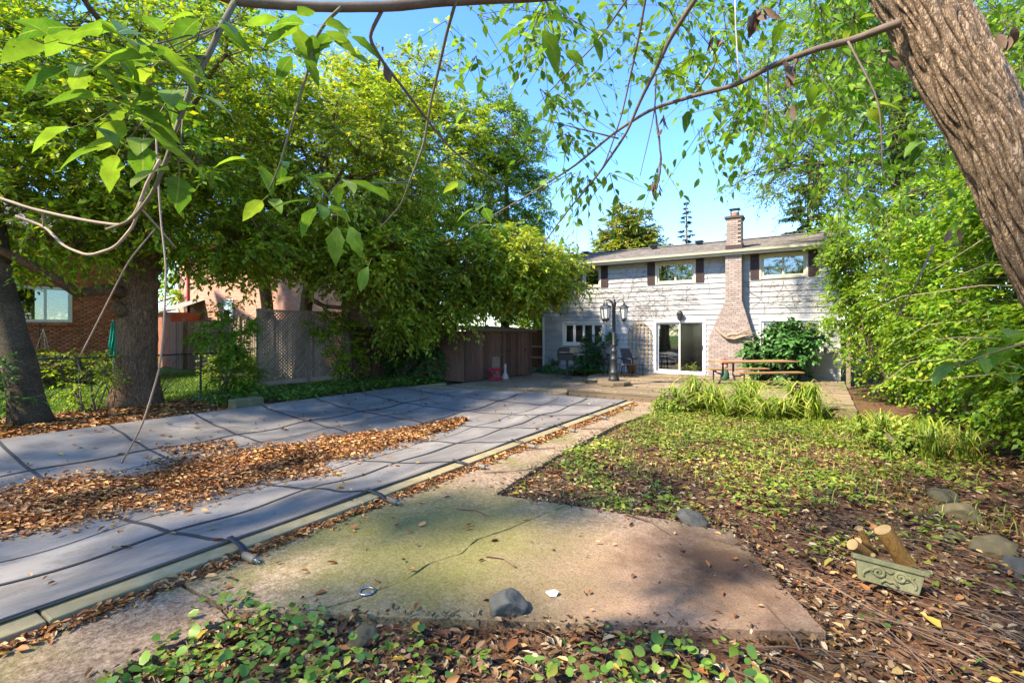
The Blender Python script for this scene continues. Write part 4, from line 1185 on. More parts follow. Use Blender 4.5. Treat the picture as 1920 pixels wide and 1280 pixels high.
def bricks_x(x, y0, y1, z0, z1, opening, par, mat, face=1):
    P = []; W = []; z = z0; r = 0
    while z < z1:
        y = y0 - (.11 if r % 2 else 0)
        while y < y1:
            a, b = max(y, y0), min(y + .21, y1)
            if opening and opening[2] - .02 < z + .035 < opening[3] + .02:
                if a > opening[0] and b < opening[1]: y += .22; continue
                if a < opening[0] < b: b = opening[0]
                if a < opening[1] < b: a = opening[1]
            if b - a > .04: P.append((x + random.uniform(-.004, .004), (a + b) / 2, z + .033)); W.append(b - a)
            y += .22
        z += .076; r += 1
    P = np.array(P); W = np.array(W); n = len(P)
    t = MB().box((0, 0, 0), (1, 1, 1))
    X = np.tile([.03, 0, 0], (n, 1)); Y = np.zeros((n, 3)); Y[:, 1] = W; Z = np.tile([0, 0, .064], (n, 1))
    o = inst('bricks', t.v, t.f, P, X, Y, Z, mat, par, smooth=False); o['kind'] = 'stuff'; return o


wall = MB()
for (a, b, c, d) in ((-6, OW[0], 0, 5.6), (OW[1], 9.6, 0, 5.6), (OW[0], OW[1], 0, OW[2]), (OW[0], OW[1], OW[3], 5.6)): wall.box((NX - .1, (a + b) / 2, (c + d) / 2), (.16, b - a, d - c))
wall.box((NX - 3, 9.52, 2.8), (6, .16, 5.6))
wl_ = wall.build('wall', 'mortar_light', nh)
bricks_x(NX - .012, 1.5, 9.6, .1, 5.6, OW, wl_, 'brick_red')
wf = MB()
for (yy, zz, dy_, dz_) in (((OW[0] + OW[1]) / 2, OW[2] + .05, OW[1] - OW[0], .1), ((OW[0] + OW[1]) / 2, OW[3] - .05, OW[1] - OW[0], .1), (OW[0] + .05, (OW[2] + OW[3]) / 2, .1, OW[3] - OW[2] - .2), (OW[1] - .05, (OW[2] + OW[3]) / 2, .1, OW[3] - OW[2] - .2), ((OW[0] + OW[1]) / 2 + .1, (OW[2] + OW[3]) / 2, .06, OW[3] - OW[2] - .2)):
    wf.box((NX - .02, yy, zz), (.1, dy_, dz_))
wfo = wf.build('window', 'trim', nh)
MB().box((NX - .05, (OW[0] + OW[1]) / 2, (OW[2] + OW[3]) / 2), (.01, OW[1] - OW[0] - .1, OW[3] - OW[2] - .1)).build('pane', 'glass', wfo)
MB().box((NX - .16, 5.45, 2.8), (.02, .6, 1.2)).build('curtain', 'curtain', wfo)
for i in range(9): MB().box((NX + .03, OW[0] - .02 + (i + .5) * .195, OW[2] - .06), (.16, .185, .09)).build('sill_brick', 'brick_red', wfo)
MB().add([(NX + .5, -7, 5.5), (NX + .5, 10.2, 5.5), (NX - 4.5, 10.2, 7.6), (NX - 4.5, -7, 7.6), (NX + .5, -7, 5.4), (NX + .5, 10.2, 5.4)], [(0, 1, 2, 3), (4, 5, 1, 0)]).build('roof', 'shingle', nh)
# pink brick house (faces -Y)
ph_ = empty('brick_house', (-23, 13.2, 0), 'pinkish orange brick house with red eave behind the lattice fence', 'house')
PYW = 13.2


def mbrick(name):
    m, nt, b = newmat(name)
    mp = coords(nt, (1, 1, 1), True, (R(90), 0, 0))
    t = nt.nodes.new('ShaderNodeTexBrick'); t.inputs['Scale'].default_value = 1; t.inputs['Brick Width'].default_value = .22; t.inputs['Row Height'].default_value = .076
    t.inputs['Mortar Size'].default_value = .008; t.inputs['Color1'].default_value = (.42, .17, .10, 1); t.inputs['Color2'].default_value = (.56, .27, .17, 1); t.inputs['Mortar'].default_value = (.5, .4, .32, 1)
    nt.links.new(mp.outputs[0], t.inputs['Vector']); nt.links.new(t.outputs[0], b.inputs['Base Color']); b.inputs['Roughness'].default_value = .9
    bump(nt, b, t.outputs['Fac'], -.4, .01); return m


MT['brick_pink'] = mbrick('brick_pink')
MB().box((-23.6, PYW + 3, 3.05), (14, 6, 6.1)).build('wall', 'brick_pink', ph_)
MB().box((-23.6, PYW - .25, 6.15), (14.4, .5, .12)).box((-23.6, PYW - .48, 6.2), (14.5, .08, .16)).build('eave', 'red_paint', ph_)
MB().add([(-31, PYW - .5, 6.25), (-16.2, PYW - .5, 6.25), (-16.2, PYW + 3.5, 8.0), (-31, PYW + 3.5, 8.0)], [(0, 1, 2, 3)]).build('roof', 'shingle', ph_)
MB().box((-29.3, PYW - .06, 3.1), (.1, .1, 6)).build('downpipe', 'red_paint', ph_)
pw = MB(); pw.box((-25.2, PYW - .02, 2.9), (.9, .06, 1.1)); pwo = pw.build('window', 'trim', ph_); MB().box((-25.2, PYW - .055, 2.9), (.74, .01, .94)).build('pane', 'glass', pwo)
# little outbuilding roof between them
ob = empty('outbuilding', (-29.5, 11.9, 0), 'small low outbuilding with grey roof between the brick houses', 'shed')
MB().box((-28.6, 12.4, 1.4), (1.6, 1.4, 2.8)).build('wall', 'brick_red', ob); MB().add([(-29.6, 11.5, 2.8), (-27.6, 11.5, 2.8), (-27.6, 13.2, 3.5), (-29.6, 13.2, 3.5)], [(0, 1, 2, 3)]).build('roof', 'shingle', ob)
# closed parasol, hanging basket, chain link fence
ub = empty('closed_parasol', (-20.2, 6.75, 0), 'closed teal garden parasol beside the big tree trunk', 'parasol')
MB().tube([(-20.2, 6.75, 0), (-20.2, 6.75, 2.2)], .02, 8).build('pole', 'steel', ub)
um = MB(); n_ = 16
for rz_, zz_ in ((.02, 2.2), (.06, 2.0), (.10, 1.6), (.13, 1.3), (.11, 1.22), (.15, 1.0), (.17, .88)):
    for k in range(n_): um.v.append((-20.2 + rz_ * (1 if k % 2 else .55) * math.cos(6.283 * k / n_ + zz_), 6.75 + rz_ * (1 if k % 2 else .55) * math.sin(6.283 * k / n_ + zz_), zz_ + (.03 if k % 2 and zz_ < .9 else 0)))
um.f = [(i * n_ + k, i * n_ + (k + 1) % n_, (i + 1) * n_ + (k + 1) % n_, (i + 1) * n_ + k) for i in range(6) for k in range(n_)]
um.build('canopy', 'teal', ub)
hb = empty('hanging_basket', (-21.8, 5.4, 1.0), 'white hanging flower basket in front of the brick wall', 'basket')
MB().lathe([(.06, .78), (.2, .86), (.26, 1.02), (.24, 1.03)], (-21.8, 5.4, 0), 12).build('bowl', 'flower_white', hb, True)
for k in range(3):
    a = k * 2.1; MB().tube([(-21.8 + .24 * math.cos(a), 5.4 + .24 * math.sin(a), 1.02), (-21.8, 5.4, 1.9)], .008, 4).build('chain', 'flower_white', hb)
d_ = runit(220); leaves('flowers', np.array([-21.8, 5.4, 1.08]) + d_ * [.28, .28, .13], d_, runit(220), np.full(220, .07), np.full(220, .08), 'yellow_leaf', hb, T_ROUND)['kind'] = 'stuff'
MB().tube([(-21.8, 5.4, 1.9), (-22.2, 5.4, 2.1), (-22.2, 5.4, 0)], .015, 6).build('hook_pole', 'iron', hb)
cf = empty('chain_link_fence', (-14.45, 5, 0), 'low chain link fence with a top rail along the garden border', 'fence')
MB().tube([(-14.45, -2, 1.2), (-14.45, 8.2, 1.2)], .02, 8).build('top_rail', 'iron', cf)
for y in (-1, 1.6, 4.2, 6.8): MB().tube([(-14.45, y, -.05), (-14.45, y, 1.22)], .028, 8).build('post', 'iron', cf)
wm = MB(); q = -3.5
while q < 8.2:
    for s_ in (1, -1):
        a, b = (q, q + 1.15) if s_ == 1 else (q + 1.15, q)
        if min(a, b) > -2 and max(a, b) < 8.2: wm.tube([(-14.45, a, .05), (-14.45, b, 1.19)], .0025, 3, cap=False)
    q += .09
wm.build('wire_mesh', 'iron', cf)['kind'] = 'stuff'

# ------------------------------------------------------------------ trees on the left
def maple_extra(mb):
    # burls and broken stubs on the old trunk, a low dark limb to the left
    for (z, a, r) in ((2.35, -1.2, .17), (2.75, -1.6, .2), (1.9, 2.5, .14), (3.0, .6, .22), (3.4, 1.5, .2), (2.4, .3, .13)):
        c = Vector((-14.5 + .36 * math.cos(a), 5.3 + .36 * math.sin(a), z)); d = Vector((math.cos(a), math.sin(a), .25))
        mb.tube([c - d * .1, c + d * .02, c + d * .14, c + d * .2], [r * 1.2, r * 1.1, r * .8, r * .3], 9, wob=.15)
    mb.tube([(-14.4, 5.1, 2.75), (-14.1, 4.6, 2.8), (-13.9, 4.0, 2.65), (-13.7, 3.4, 3.05), (-13.5, 2.6, 3.45), (-13.4, 1.6, 3.6)], [.17, .13, .10, .085, .07, .05], 7, wob=.1)
    for k in range(16):
        a = random.uniform(0, 6.28); p = [(-14.5 + .45 * math.cos(a), 5.3 + .45 * math.sin(a), 0)]
        h = random.uniform(.6, 1.9); b2 = a + random.uniform(-.4, .4); rr_ = random.uniform(.5, 1.2)
        mb.tube([p[0], (-14.5 + (.45 + rr_ * .3) * math.cos(b2), 5.3 + (.45 + rr_ * .3) * math.sin(b2), h * .5), (-14.5 + (.45 + rr_ * .8) * math.cos(b2), 5.3 + (.45 + rr_ * .8) * math.sin(b2), h)], [.014, .01, .004], 4, cap=False)


make_tree('maple_tree', 'gnarled old maple with thick burled trunk on the left border', (-14.5, 5.3, 0),
          [(-14.5, 5.3, -.1), (-14.55, 5.35, 1.0), (-14.5, 5.35, 2.2), (-14.4, 5.3, 3.2), (-14.2, 5.5, 4.6), (-13.9, 5.8, 6.5)], [.44, .40, .42, .40, .26, .14],
          [(-14.2, 5.6, 7.4, 4.2, 3.6, 3.4, 230), (-12.6, 4.4, 5.6, 2.4, 2.2, 1.7, 70), (-14.6, 3.6, 4.2, 2.2, 2.0, .9, 50), (-13.3, 6.5, 4.4, 1.9, 1.5, .8, 44)],
          leaf=.15, ntw=7, tl=.85, nl=13, mat='leaf_mid', tn=18, extra=maple_extra, nlimb=12, dens=1.5)
make_tree('birch_tree', 'grey banded trunk leaning at the left edge of the garden', (-13.5, 3.15, 0),
          [(-13.5, 3.15, -.1), (-13.62, 3.05, 1.0), (-13.85, 2.85, 2.2), (-14.0, 2.7, 3.4), (-14.0, 2.6, 6)], [.27, .27, .26, .24, .12],
          [(-14.0, 2.4, 6.6, 3.2, 2.6, 2.8, 130)], leaf=.12, ntw=7, tl=.75, nl=12, mat='leaf_mid', bark='bark_grey', tn=14, dens=1.5)
make_tree('box_elder_tree', 'bright leafy tree hanging over the lattice fence', (-15.2, 10.4, 0),
          [(-15.2, 10.4, -.1), (-15.1, 10.4, 2), (-14.6, 10.4, 4), (-13.8, 10.4, 6.5)], [.25, .22, .18, .1],
          [(-13.3, 10.6, 7.0, 3.2, 3.4, 3.6, 260), (-12.0, 10.9, 4.2, 1.6, 2.0, 1.2, 110), (-11.7, 11.9, 2.5, .8, 1.2, .8, 40), (-13.6, 8.0, 4.2, 1.2, 1.3, .7, 34)],
          leaf=.165, ntw=7, tl=.85, nl=12, mat='leaf_bright', nlimb=12, droop=.35, dens=1.6)
make_tree('shed_tree', 'bright yellow green tree spreading over the garden shed', (-12.6, 15.2, 0),
          [(-12.6, 15.2, -.1), (-12.4, 15.1, 1.5), (-11.8, 14.9, 3.0), (-10.8, 14.7, 4.6)], [.2, .18, .14, .07],
          [(-10.3, 14.9, 4.3, 2.1, 2.2, 1.5, 190), (-9.2, 15.6, 3.8, 1.3, 1.5, .8, 75), (-11.8, 13.3, 3.1, 1.5, 1.4, 1.2, 70), (-10.6, 14.0, 2.9, .8, 1.3, .4, 30), (-8.8, 16.6, 4.2, 1.2, 1.2, 1.0, 50)],
          leaf=.16, ntw=7, tl=.78, nl=12, mat='leaf_bright', nlimb=12, droop=.35, dens=1.3)
make_tree('cedar_tree', 'tall dark green cedar rising beside the house corner', (-12.8, 19.6, 0),
          [(-12.8, 19.6, -.1), (-12.8, 19.6, 3), (-12.7, 19.6, 7), (-12.7, 19.6, 11)], [.24, .2, .14, .04],
          [(-12.2, 19.2, 4.8, 2.1, 2.0, 2.6, 150), (-12.2, 19.2, 8.0, 2.1, 2.0, 2.8, 170), (-12.9, 19.0, 11.0, 1.9, 1.7, 2.2, 110)], leaf=.15, ntw=8, tl=.65, nl=12, mat='leaf_cedar', droop=.4, wid=.75, nlimb=10, dens=1.3)
make_tree('backdrop_tree', 'tall leafy tree behind the lattice fence and pink brick house', (-17.4, 15.6, 0),
          [(-17.4, 15.6, -.1), (-17.3, 15.6, 3), (-16.6, 15.4, 7), (-16.2, 15.2, 10)], [.3, .26, .18, .08],
          [(-15.2, 15.4, 9.4, 3.6, 3.4, 4.4, 300), (-14.6, 14.2, 5.2, 1.9, 2.2, 1.6, 80)], leaf=.19, ntw=7, tl=.95, nl=12, mat='leaf_bright', nlimb=12, dens=1.4)
make_tree('backdrop_tree', 'shaded tree filling the gap behind the neighbouring lawn', (-20.3, 12.4, 0),
          [(-20.3, 12.4, -.1), (-20.3, 12.2, 4), (-20.2, 11, 7), (-20, 9, 10)], [.28, .24, .16, .08],
          [(-19.6, 8.4, 9.4, 3.8, 3.4, 4.2, 240)], leaf=.17, ntw=7, tl=.9, nl=12, mat='leaf_mid', nlimb=10, dens=1.3)
make_tree('backdrop_tree', 'dark tree at the far left behind the birch trunk', (-19.5, 1.5, 0),
          [(-19.5, 1.5, -.1), (-19.5, 1.5, 3), (-19.2, 1.5, 7), (-19, 1.5, 10)], [.28, .24, .16, .08],
          [(-18.4, 2.0, 10.6, 3.4, 3.4, 3.2, 190)], leaf=.16, ntw=7, tl=.9, nl=12, mat='leaf_mid', nlimb=10, dens=1.3)

# ------------------------------------------------------------------ trees behind the house
make_tree('far_tree', 'rounded autumn tinged tree rising behind the roof', (-13.2, 39, 0),
          [(-13.2, 39, -.1), (-13.2, 39, 4), (-13.2, 39, 9)], [.35, .3, .12],
          [(-13.6, 39, 7.6, 3.0, 2.6, 2.8, 130), (-13.3, 39, 10.0, 1.7, 1.7, 2.2, 70), (-11.4, 39, 7.4, 1.8, 1.8, 1.8, 60), (-15.6, 39, 6.4, 1.8, 1.8, 1.8, 50)], leaf=.27, ntw=7, tl=.9, nl=12, mat='leaf_far', nlimb=8, dens=1.5)


def conifer(name, label, base, h, rmax, nwh, mat='leaf_conifer', sparse=1.0, seg=9, z0=1.2, needle=.3):
    root = empty(name, base, label, 'tree'); bx, by, bz_ = base
    mb = MB().tube([(bx, by, -.1), (bx, by, h * .5), (bx, by, h)], [h * .018 + .05, h * .011 + .03, .015], 8)
    P = []; D = []; N = []; L = []
    for k in range(nwh):
        f = k / nwh; z = z0 + (h - z0) * f; r = rmax * (1 - f) ** .8 + .12
        nb = random.randint(5, 7)
        for j in range(nb):
            if random.random() > sparse: continue
            a = random.uniform(0, 6.28); rr_ = r * random.uniform(.7, 1.15); dr_ = random.uniform(.15, .35) * (1 - f * .7)
            d = Vector((math.cos(a), math.sin(a), 0)); e = Vector((bx, by, z)) + d * rr_ + Vector((0, 0, -dr_ * rr_))
            mb.tube([(bx, by, z), Vector((bx, by, z)).lerp(e, .6) + Vector((0, 0, .03)), e], [.03 * (1 - f) + .01, .015, .005], 4, cap=False)
            m_ = max(4, int(seg * rr_ * 2))
            for i in range(m_):
                s_ = (i + .5) / m_; p = Vector((bx, by, z)).lerp(e, .2 + .8 * s_)
                for sd_ in (-1, -.4, .4, 1):
                    q = d * random.uniform(.3, .9) + Vector((-d.y, d.x, 0)) * sd_ * .9 + Vector((random.uniform(-.3, .3), random.uniform(-.3, .3), random.uniform(-1.1, .15)))
                    P.append(p); D.append(q); N.append((random.uniform(-.3, .3), random.uniform(-.3, .3), 1)); L.append(needle * random.uniform(.7, 1.3) * (1.1 - .5 * s_))
    mb.build('trunk', 'bark', root, True)
    P, D, N, L = np.array([tuple(p) for p in P]), np.array([tuple(p) for p in D]), np.array(N), np.array(L)
    leaves('crown', P, D, N, L, L * .55, mat, root)
    return root


conifer('far_spruce', 'thin sparse conifer standing alone against the sky behind the roof', (-9.9, 44, 0), 13.4, 1.5, 26, sparse=.5, needle=.28, z0=3)
conifer('far_spruce', 'blue green spruce behind the roof right of the chimney', (-.6, 33, 0), 12.5, 3.2, 26, needle=.42, seg=6)
conifer('far_spruce', 'small conifer top peeking over the roof beside the chimney', (-5.2, 36, 0), 8.9, 1.6, 18, needle=.32)
make_tree('far_tree', 'low leafy tree top peeking over the roof left of the chimney', (-7.6, 38, 0), [(-7.6, 38, -.1), (-7.6, 38, 6)], [.2, .06], [(-7.0, 38, 7.1, 1.6, 1.2, 1.0, 40)], leaf=.2, ntw=6, tl=.6, nl=10, mat='leaf_mid', nlimb=5)

make_tree('backdrop_tree', 'leafy tree closing the gap between the two brick houses', (-33, 14.5, 0), [(-33, 14.5, -.1), (-33, 14.5, 4), (-33, 14.5, 8)], [.3, .24, .1], [(-33, 14.5, 4.6, 3.0, 2.2, 4.4, 120)], leaf=.26, ntw=6, tl=1.0, nl=11, mat='leaf_mid', nlimb=8)
# trees behind the standpoint: they shade the near slab and show in the window panes
for (nm, lb, b_, bl) in (('shade_tree', 'leafy tree behind the viewpoint shading the near slab', (-6.5, -6.5, 0), [(-5.6, -3.4, 7.6, 4.2, 3.0, 1.5, 55)]),
                         ('shade_tree', 'leafy tree behind the viewpoint shading the lower right litter', (2.4, -6.5, 0), [(.8, -2.8, 7.4, 3.8, 3.0, 1.6, 55)]),
                         ('shade_tree', 'leafy tree behind the viewpoint shading the near pool cover', (-12.5, -7, 0), [(-12.0, -4.4, 7.4, 3.0, 2.6, 1.9, 60)]),
                         ('shade_tree', 'tall tree at the garden end mirrored in the door glass', (-7, -15, 0), [(-7, -15, 5.5, 4.0, 3, 5.0, 210)]),
                         ('shade_tree', 'tall tree at the garden end mirrored in the middle window', (0, -16, 0), [(0, -16, 5.5, 4.0, 3, 5.0, 210)]),
                         ('shade_tree', 'tall tree at the garden end mirrored in the right window', (7, -15, 0), [(7, -15, 5.5, 4.0, 3, 5.0, 210)]),
                         ('shade_tree', 'tall tree at the garden end mirrored in the left window', (-14, -14, 0), [(-14, -14, 5.5, 4.0, 3, 5.0, 210)])):
    make_tree(nm, lb, b_, [(b_[0], b_[1], -.1), (b_[0], b_[1], 3), (b_[0] + .2, b_[1] + .6, 6), (b_[0] + .3, b_[1] + 1.2, 8)], [.3, .25, .18, .08], bl, leaf=.2, ntw=6, tl=.9, nl=11, mat='leaf_mid', nlimb=9)
make_tree('backdrop_tree', 'leafy tree in the gap behind the shed and the orange fence', (-14.5, 26, 0), [(-14.5, 26, -.1), (-14.5, 26, 4), (-14.5, 26, 8)], [.3, .24, .1], [(-13.6, 26, 3.2, 3.0, 2.2, 3.4, 280)], leaf=.22, ntw=6, tl=.9, nl=11, mat='leaf_mid', nlimb=8)
make_tree('backdrop_tree', 'leafy tree closing the view right of the house', (3.4, 28, 0), [(3.4, 28, -.1), (3.4, 28, 4), (3.4, 28, 8)], [.3, .24, .1], [(3.4, 28, 3.8, 3.6, 2.2, 3.8, 170)], leaf=.22, ntw=6, tl=.9, nl=11, mat='leaf_right', nlimb=8)

# ------------------------------------------------------------------ right side: hedge shrubs and trees
make_tree('elm_tree', 'tall tree with grey trunk and fine leaves beside the right corner of the house', (2.3, 18.2, 0),
          [(2.3, 18.2, -.1), (2.25, 18.1, 3), (2.0, 17.9, 6.5), (1.7, 17.6, 10), (1.6, 17.4, 14)], [.36, .31, .27, .2, .1],
          [(.1, 16.8, 6.8, 2.3, 2.2, 1.5, 125), (.2, 16.8, 9.2, 2.6, 2.4, 1.8, 130), (3.2, 17.6, 8.6, 2.8, 2.6, 3.2, 230), (1.2, 16.2, 9.8, 2.2, 2.0, 2.0, 80), (2.4, 17, 12.2, 3.2, 3, 2.0, 90)],
          leaf=.085, ntw=7, tl=.75, nl=12, mat='leaf_right', bark='bark_grey', nlimb=14, inner=.2, dens=1.3)
make_tree('backdrop_tree', 'leafy tree behind the hedge right of the house', (6.2, 24, 0), [(6.2, 24, -.1), (6.2, 24, 4), (6, 24, 9)], [.3, .25, .1],
          [(5.4, 23, 7.0, 3.6, 3, 4.6, 230)], leaf=.15, ntw=7, tl=.85, nl=12, mat='leaf_right', nlimb=10, dens=1.5)
make_tree('backdrop_tree', 'leafy tree above the hedge at the right edge', (6.5, 13.0, 0), [(6.5, 13, -.1), (6.4, 13, 4), (6.2, 13, 8)], [.25, .2, .1],
          [(5.4, 12.6, 6.4, 2.8, 3.2, 3.6, 220)], leaf=.12, ntw=7, tl=.8, nl=12, mat='leaf_right', nlimb=10, dens=1.5)


def shrub(name, label, base, blobs, leaf, mat, nst=7, ntw=6, tl=.5, nl=11, droop=.3, cat='shrub', tmpl=T_RHOMB, wid=.95, inner=.25, group=None, dens=1.0):
    root = empty(name, base, label, cat, group)
    Cs, Os = zip(*[blob_points(b[:6], int(b[6] * dens), inner) for b in blobs]); C = np.concatenate(Cs); O = np.concatenate(Os)
    keep = C[:, 2] > .08; C, O = C[keep], O[keep]
    mb = MB(); b0 = Vector(base); nodes = []
    for k in range(nst):
        j = int(RNG.integers(len(C))); s0 = b0 + Vector((random.uniform(-.15, .15), random.uniform(-.15, .15), -.05))
        lp_ = limb_path(s0, C[j], .1); mb.tube(lp_, [.03, .026, .022, .018, .012, .006], 5, cap=False); nodes += lp_[1:]
    PA = np.array([tuple(p) for p in nodes])
    for c in C:
        j = int(np.argmin(np.linalg.norm(PA - c, axis=1)))
        if np.linalg.norm(PA[j] - c) > .1: mb.tube([PA[j], (PA[j] + c) / 2 + np.array([0, 0, .04]), c], [.01, .007, .004], 4, cap=False)
    P, D, N, L, W, a, e = spray(C, O, ntw, tl, nl, leaf, droop, wid=wid)
    P[:, 2] = np.maximum(P[:, 2], base[2] + .02)
    mb.build('stems', 'branch_brown', root, True)
    leaves('foliage', P, D, N, L, W, mat, root, tmpl)
    return root


shrub('hedge_shrub', 'tall bright honeysuckle shrub at the right corner of the house', (1.7, 16.2, 0), [(1.6, 16.0, 2.6, 1.3, 1.8, 2.2, 190), (.9, 15.9, 4.0, 1.0, 1.2, .9, 60), (.6, 17.0, 2.6, .6, .8, .7, 26)], .1, 'leaf_right', 10, dens=1.5)
shrub('hedge_shrub', 'tall green shrub in the right hand hedge behind the daylilies', (2.4, 12.8, 0), [(2.3, 12.8, 2.3, 1.3, 1.9, 2.1, 200), (2.0, 12.6, 4.2, 1.1, 1.6, .9, 70)], .1, 'leaf_right', 10, dens=1.5)
shrub('hedge_shrub', 'dense green shrub in the middle of the right hand hedge', (2.7, 9.9, 0), [(2.6, 9.9, 1.9, 1.15, 1.7, 1.7, 200), (2.4, 9.6, 3.7, 1.0, 1.5, .8, 60)], .1, 'leaf_right', 10, dens=1.5)
shrub('hedge_shrub', 'near green shrub at the right edge of the picture', (3.4, 8.0, 0), [(3.1, 7.9, 1.5, .95, 1.3, 1.3, 180), (3.2, 7.9, 3.2, 1.0, 1.3, 1.0, 80)], .1, 'leaf_right', 9, dens=1.5)
# bare arching canes reaching out of the hedge
cn = MB()
for k in range(34):
    y0 = random.uniform(6.6, 11.5); z0 = random.uniform(1.0, 2.9); x0 = random.uniform(2.6, 3.6); L = random.uniform(.9, 2.3)
    p = [Vector((x0 - L * f, y0 + .5 * f * random.uniform(.2, 1.2), z0 + .25 * math.sin(f * 2.6) - .35 * f * f * random.uniform(0, 1.2))) for f in np.linspace(0, 1, 6)]
    cn.tube(p, [.011, .010, .008, .006, .005, .002], 4, cap=False)
tag(cn.build('bare_canes', 'vine_pale', None, True), 'bare arching twigs reaching left out of the right hand hedge', 'twigs', kind='stuff')
gp = MB().box((.74, 19.2, 1.0), (.12, .12, 2.05)).build('fence_post', 'fence_grey', bevel=.01); tag(gp, 'weathered wooden post standing at the right corner of the house', 'post')
rfn = empty('fence', (4.3, 10, 0), 'grey board fence half hidden behind the right hand hedge', 'fence')
for i in range(100): MB().box((4.3 + random.uniform(-.01, .01), 5.0 + i * .15, .9), (.022, .142, 1.8)).build('fence_board', 'fence_grey', rfn)

# ------------------------------------------------------------------ plants by the house
shrub('dark_shrub', 'big dark green shrub against the wall right of the chimney', (-1.0, 18.7, .1), [(-1.05, 18.7, 1.05, .95, .55, .85, 75), (-.85, 18.8, 1.7, .75, .4, .5, 36), (-1.75, 18.6, .9, .5, .4, .6, 22)], .17, 'leaf_dark', 8, 5, .42, 9, tmpl=T_LEAF, droop=.35, wid=1.15)
shrub('climbing_shrub', 'dark leafy climber under the four pane window', (-8.15, 18.9, 0), [(-8.1, 18.9, .6, .7, .4, .55, 40), (-8.0, 19.1, 1.15, .55, .25, .4, 22), (-8.45, 19.2, 1.6, .1, .08, .2, 4), (-7.35, 19.25, 1.5, .08, .08, .5, 6)], .12, 'leaf_dark', 7, 5, .3, 8, tmpl=T_LEAF, wid=1.1)
shrub('fern', 'low dark fern at the left corner of the white house', (-9.9, 18.9, 0), [(-9.9, 18.8, .25, .6, .4, .3, 26)], .12, 'leaf_dark', 6, 6, .35, 10, tmpl=T_LEAF, cat='plant', wid=.6)


def rosette(name, label, base, n, leaf, mat, rad=.3, group=None, cat='plant'):
    root = empty(name, base, label, cat, group)
    a = RNG.uniform(0, 6.28, n); el = RNG.uniform(.1, .9, n); r = RNG.uniform(.02, rad, n)
    P = np.stack([base[0] + r * np.cos(a), base[1] + r * np.sin(a), base[2] + .05 + .25 * rad * np.sin(el) + RNG.uniform(0, .5, n) * rad * .6], -1)
    D = np.stack([np.cos(a), np.sin(a), np.sin(el) * .6 - .2], -1); N = np.stack([-.2 * np.cos(a), -.2 * np.sin(a), np.ones(n)], -1)
    L = leaf * RNG.uniform(.6, 1.2, n)
    mb = MB()
    for p in P: mb.tube([(base[0], base[1], base[2] - .02), (p[0] * .6 + base[0] * .4, p[1] * .6 + base[1] * .4, p[2] * .8 + .03), tuple(p)], [.006, .005, .003], 4, cap=False)
    mb.build('stems', 'branch_green', root, True)
    leaves('foliage', P, D, N, L, L * .95, mat, root, T_ROUND)
    return root


for i, (x, y) in enumerate(((-8.6, 18.35), (-8.0, 18.3), (-7.45, 18.45))):
    rosette('hosta', ('hosta with broad leaves below the window, left of three', 'hosta with broad leaves below the window, middle of three', 'hosta with broad leaves below the window, right of three')[i], (x, y, .0), 46, .24, 'leaf_ivy', .42, 'hostas below the window')

# daylilies
T_ARC = ([(s * .5 * w_, y, z) for (w_, y, z) in ((1, 0, 0), (1.1, .10, .42), (1., .28, .78), (.85, .55, .93), (.6, .82, .80)) for s in (-1, 1)] + [(0, 1.0, .6)],
         [(0, 1, 3, 2), (2, 3, 5, 4), (4, 5, 7, 6), (6, 7, 8 + 1, 8), (8, 9, 10)])


def blades(name, base, n, h, spread, mat, parent=None, w_=.02, rad=.12):
    a = RNG.uniform(0, 6.28, n); r = RNG.uniform(0, rad, n)
    P = np.stack([base[0] + r * np.cos(a * 1.7), base[1] + r * np.sin(a * 1.7), np.full(n, base[2])], -1)
    hh = h * RNG.uniform(.55, 1.15, n); sp = spread * RNG.uniform(.3, 1.2, n)
    Y = np.stack([np.cos(a), np.sin(a), np.zeros(n)], -1); X = np.stack([-np.sin(a), np.cos(a), np.zeros(n)], -1); Z = np.tile([0, 0, 1.], (n, 1))
    return inst(name, T_ARC[0], T_ARC[1], P, X * (w_ * RNG.uniform(.7, 1.3, n))[:, None], Y * sp[:, None], Z * hh[:, None], mat, parent)


lil = [(-2.75, 11.5), (-2.35, 11.75), (-1.95, 11.6), (-1.6, 11.95), (-1.3, 11.55), (-1.0, 12.0), (-.75, 11.6), (-.45, 12.0), (-.2, 11.65), (-2.1, 12.1), (-1.2, 12.15), (.05, 12.05), (-2.6, 12.05), (-.95, 11.3), (-1.7, 11.25)]
for x, y in lil:
    x += random.uniform(-.12, .12); y += random.uniform(-.12, .12)
    r_ = empty('daylily_clump', (x, y, -.03), 'arching yellow green daylily clump growing along the front of the deck', 'plant', 'daylilies along the deck')
    blades('blades', (x, y, -.03), random.randint(30, 75), random.uniform(.34, .78), random.uniform(.45, 1.0), 'blade', r_, random.uniform(.024, .04), random.uniform(.12, .26))
lil2 = [(.85, 9.9), (1.15, 10.3), (1.5, 9.7), (.6, 10.4), (1.35, 9.0), (1.75, 9.2)]
for x, y in lil2:
    r_ = empty('grass_clump', (x, y, -.03), 'loose green grass clump at the foot of the right hand hedge', 'plant', 'grass clumps by the hedge')
    blades('blades', (x, y, -.03), 55, random.uniform(.4, .6), random.uniform(.35, .6), 'blade', r_, .02, .16)
shrub('leafy_plant', 'low round leafy plant at the left end of the daylilies', (-2.95, 11.25, 0), [(-2.9, 11.3, .2, .35, .3, .25, 22)], .08, 'weed', 5, 5, .25, 8, cat='plant', tmpl=T_LEAF)
shrub('leafy_plant', 'low leafy weed clump in front of the right hand hedge', (1.0, 9.4, 0), [(1.0, 9.4, .18, .5, .4, .2, 26)], .08, 'weed', 5, 5, .25, 8, cat='plant', tmpl=T_LEAF)
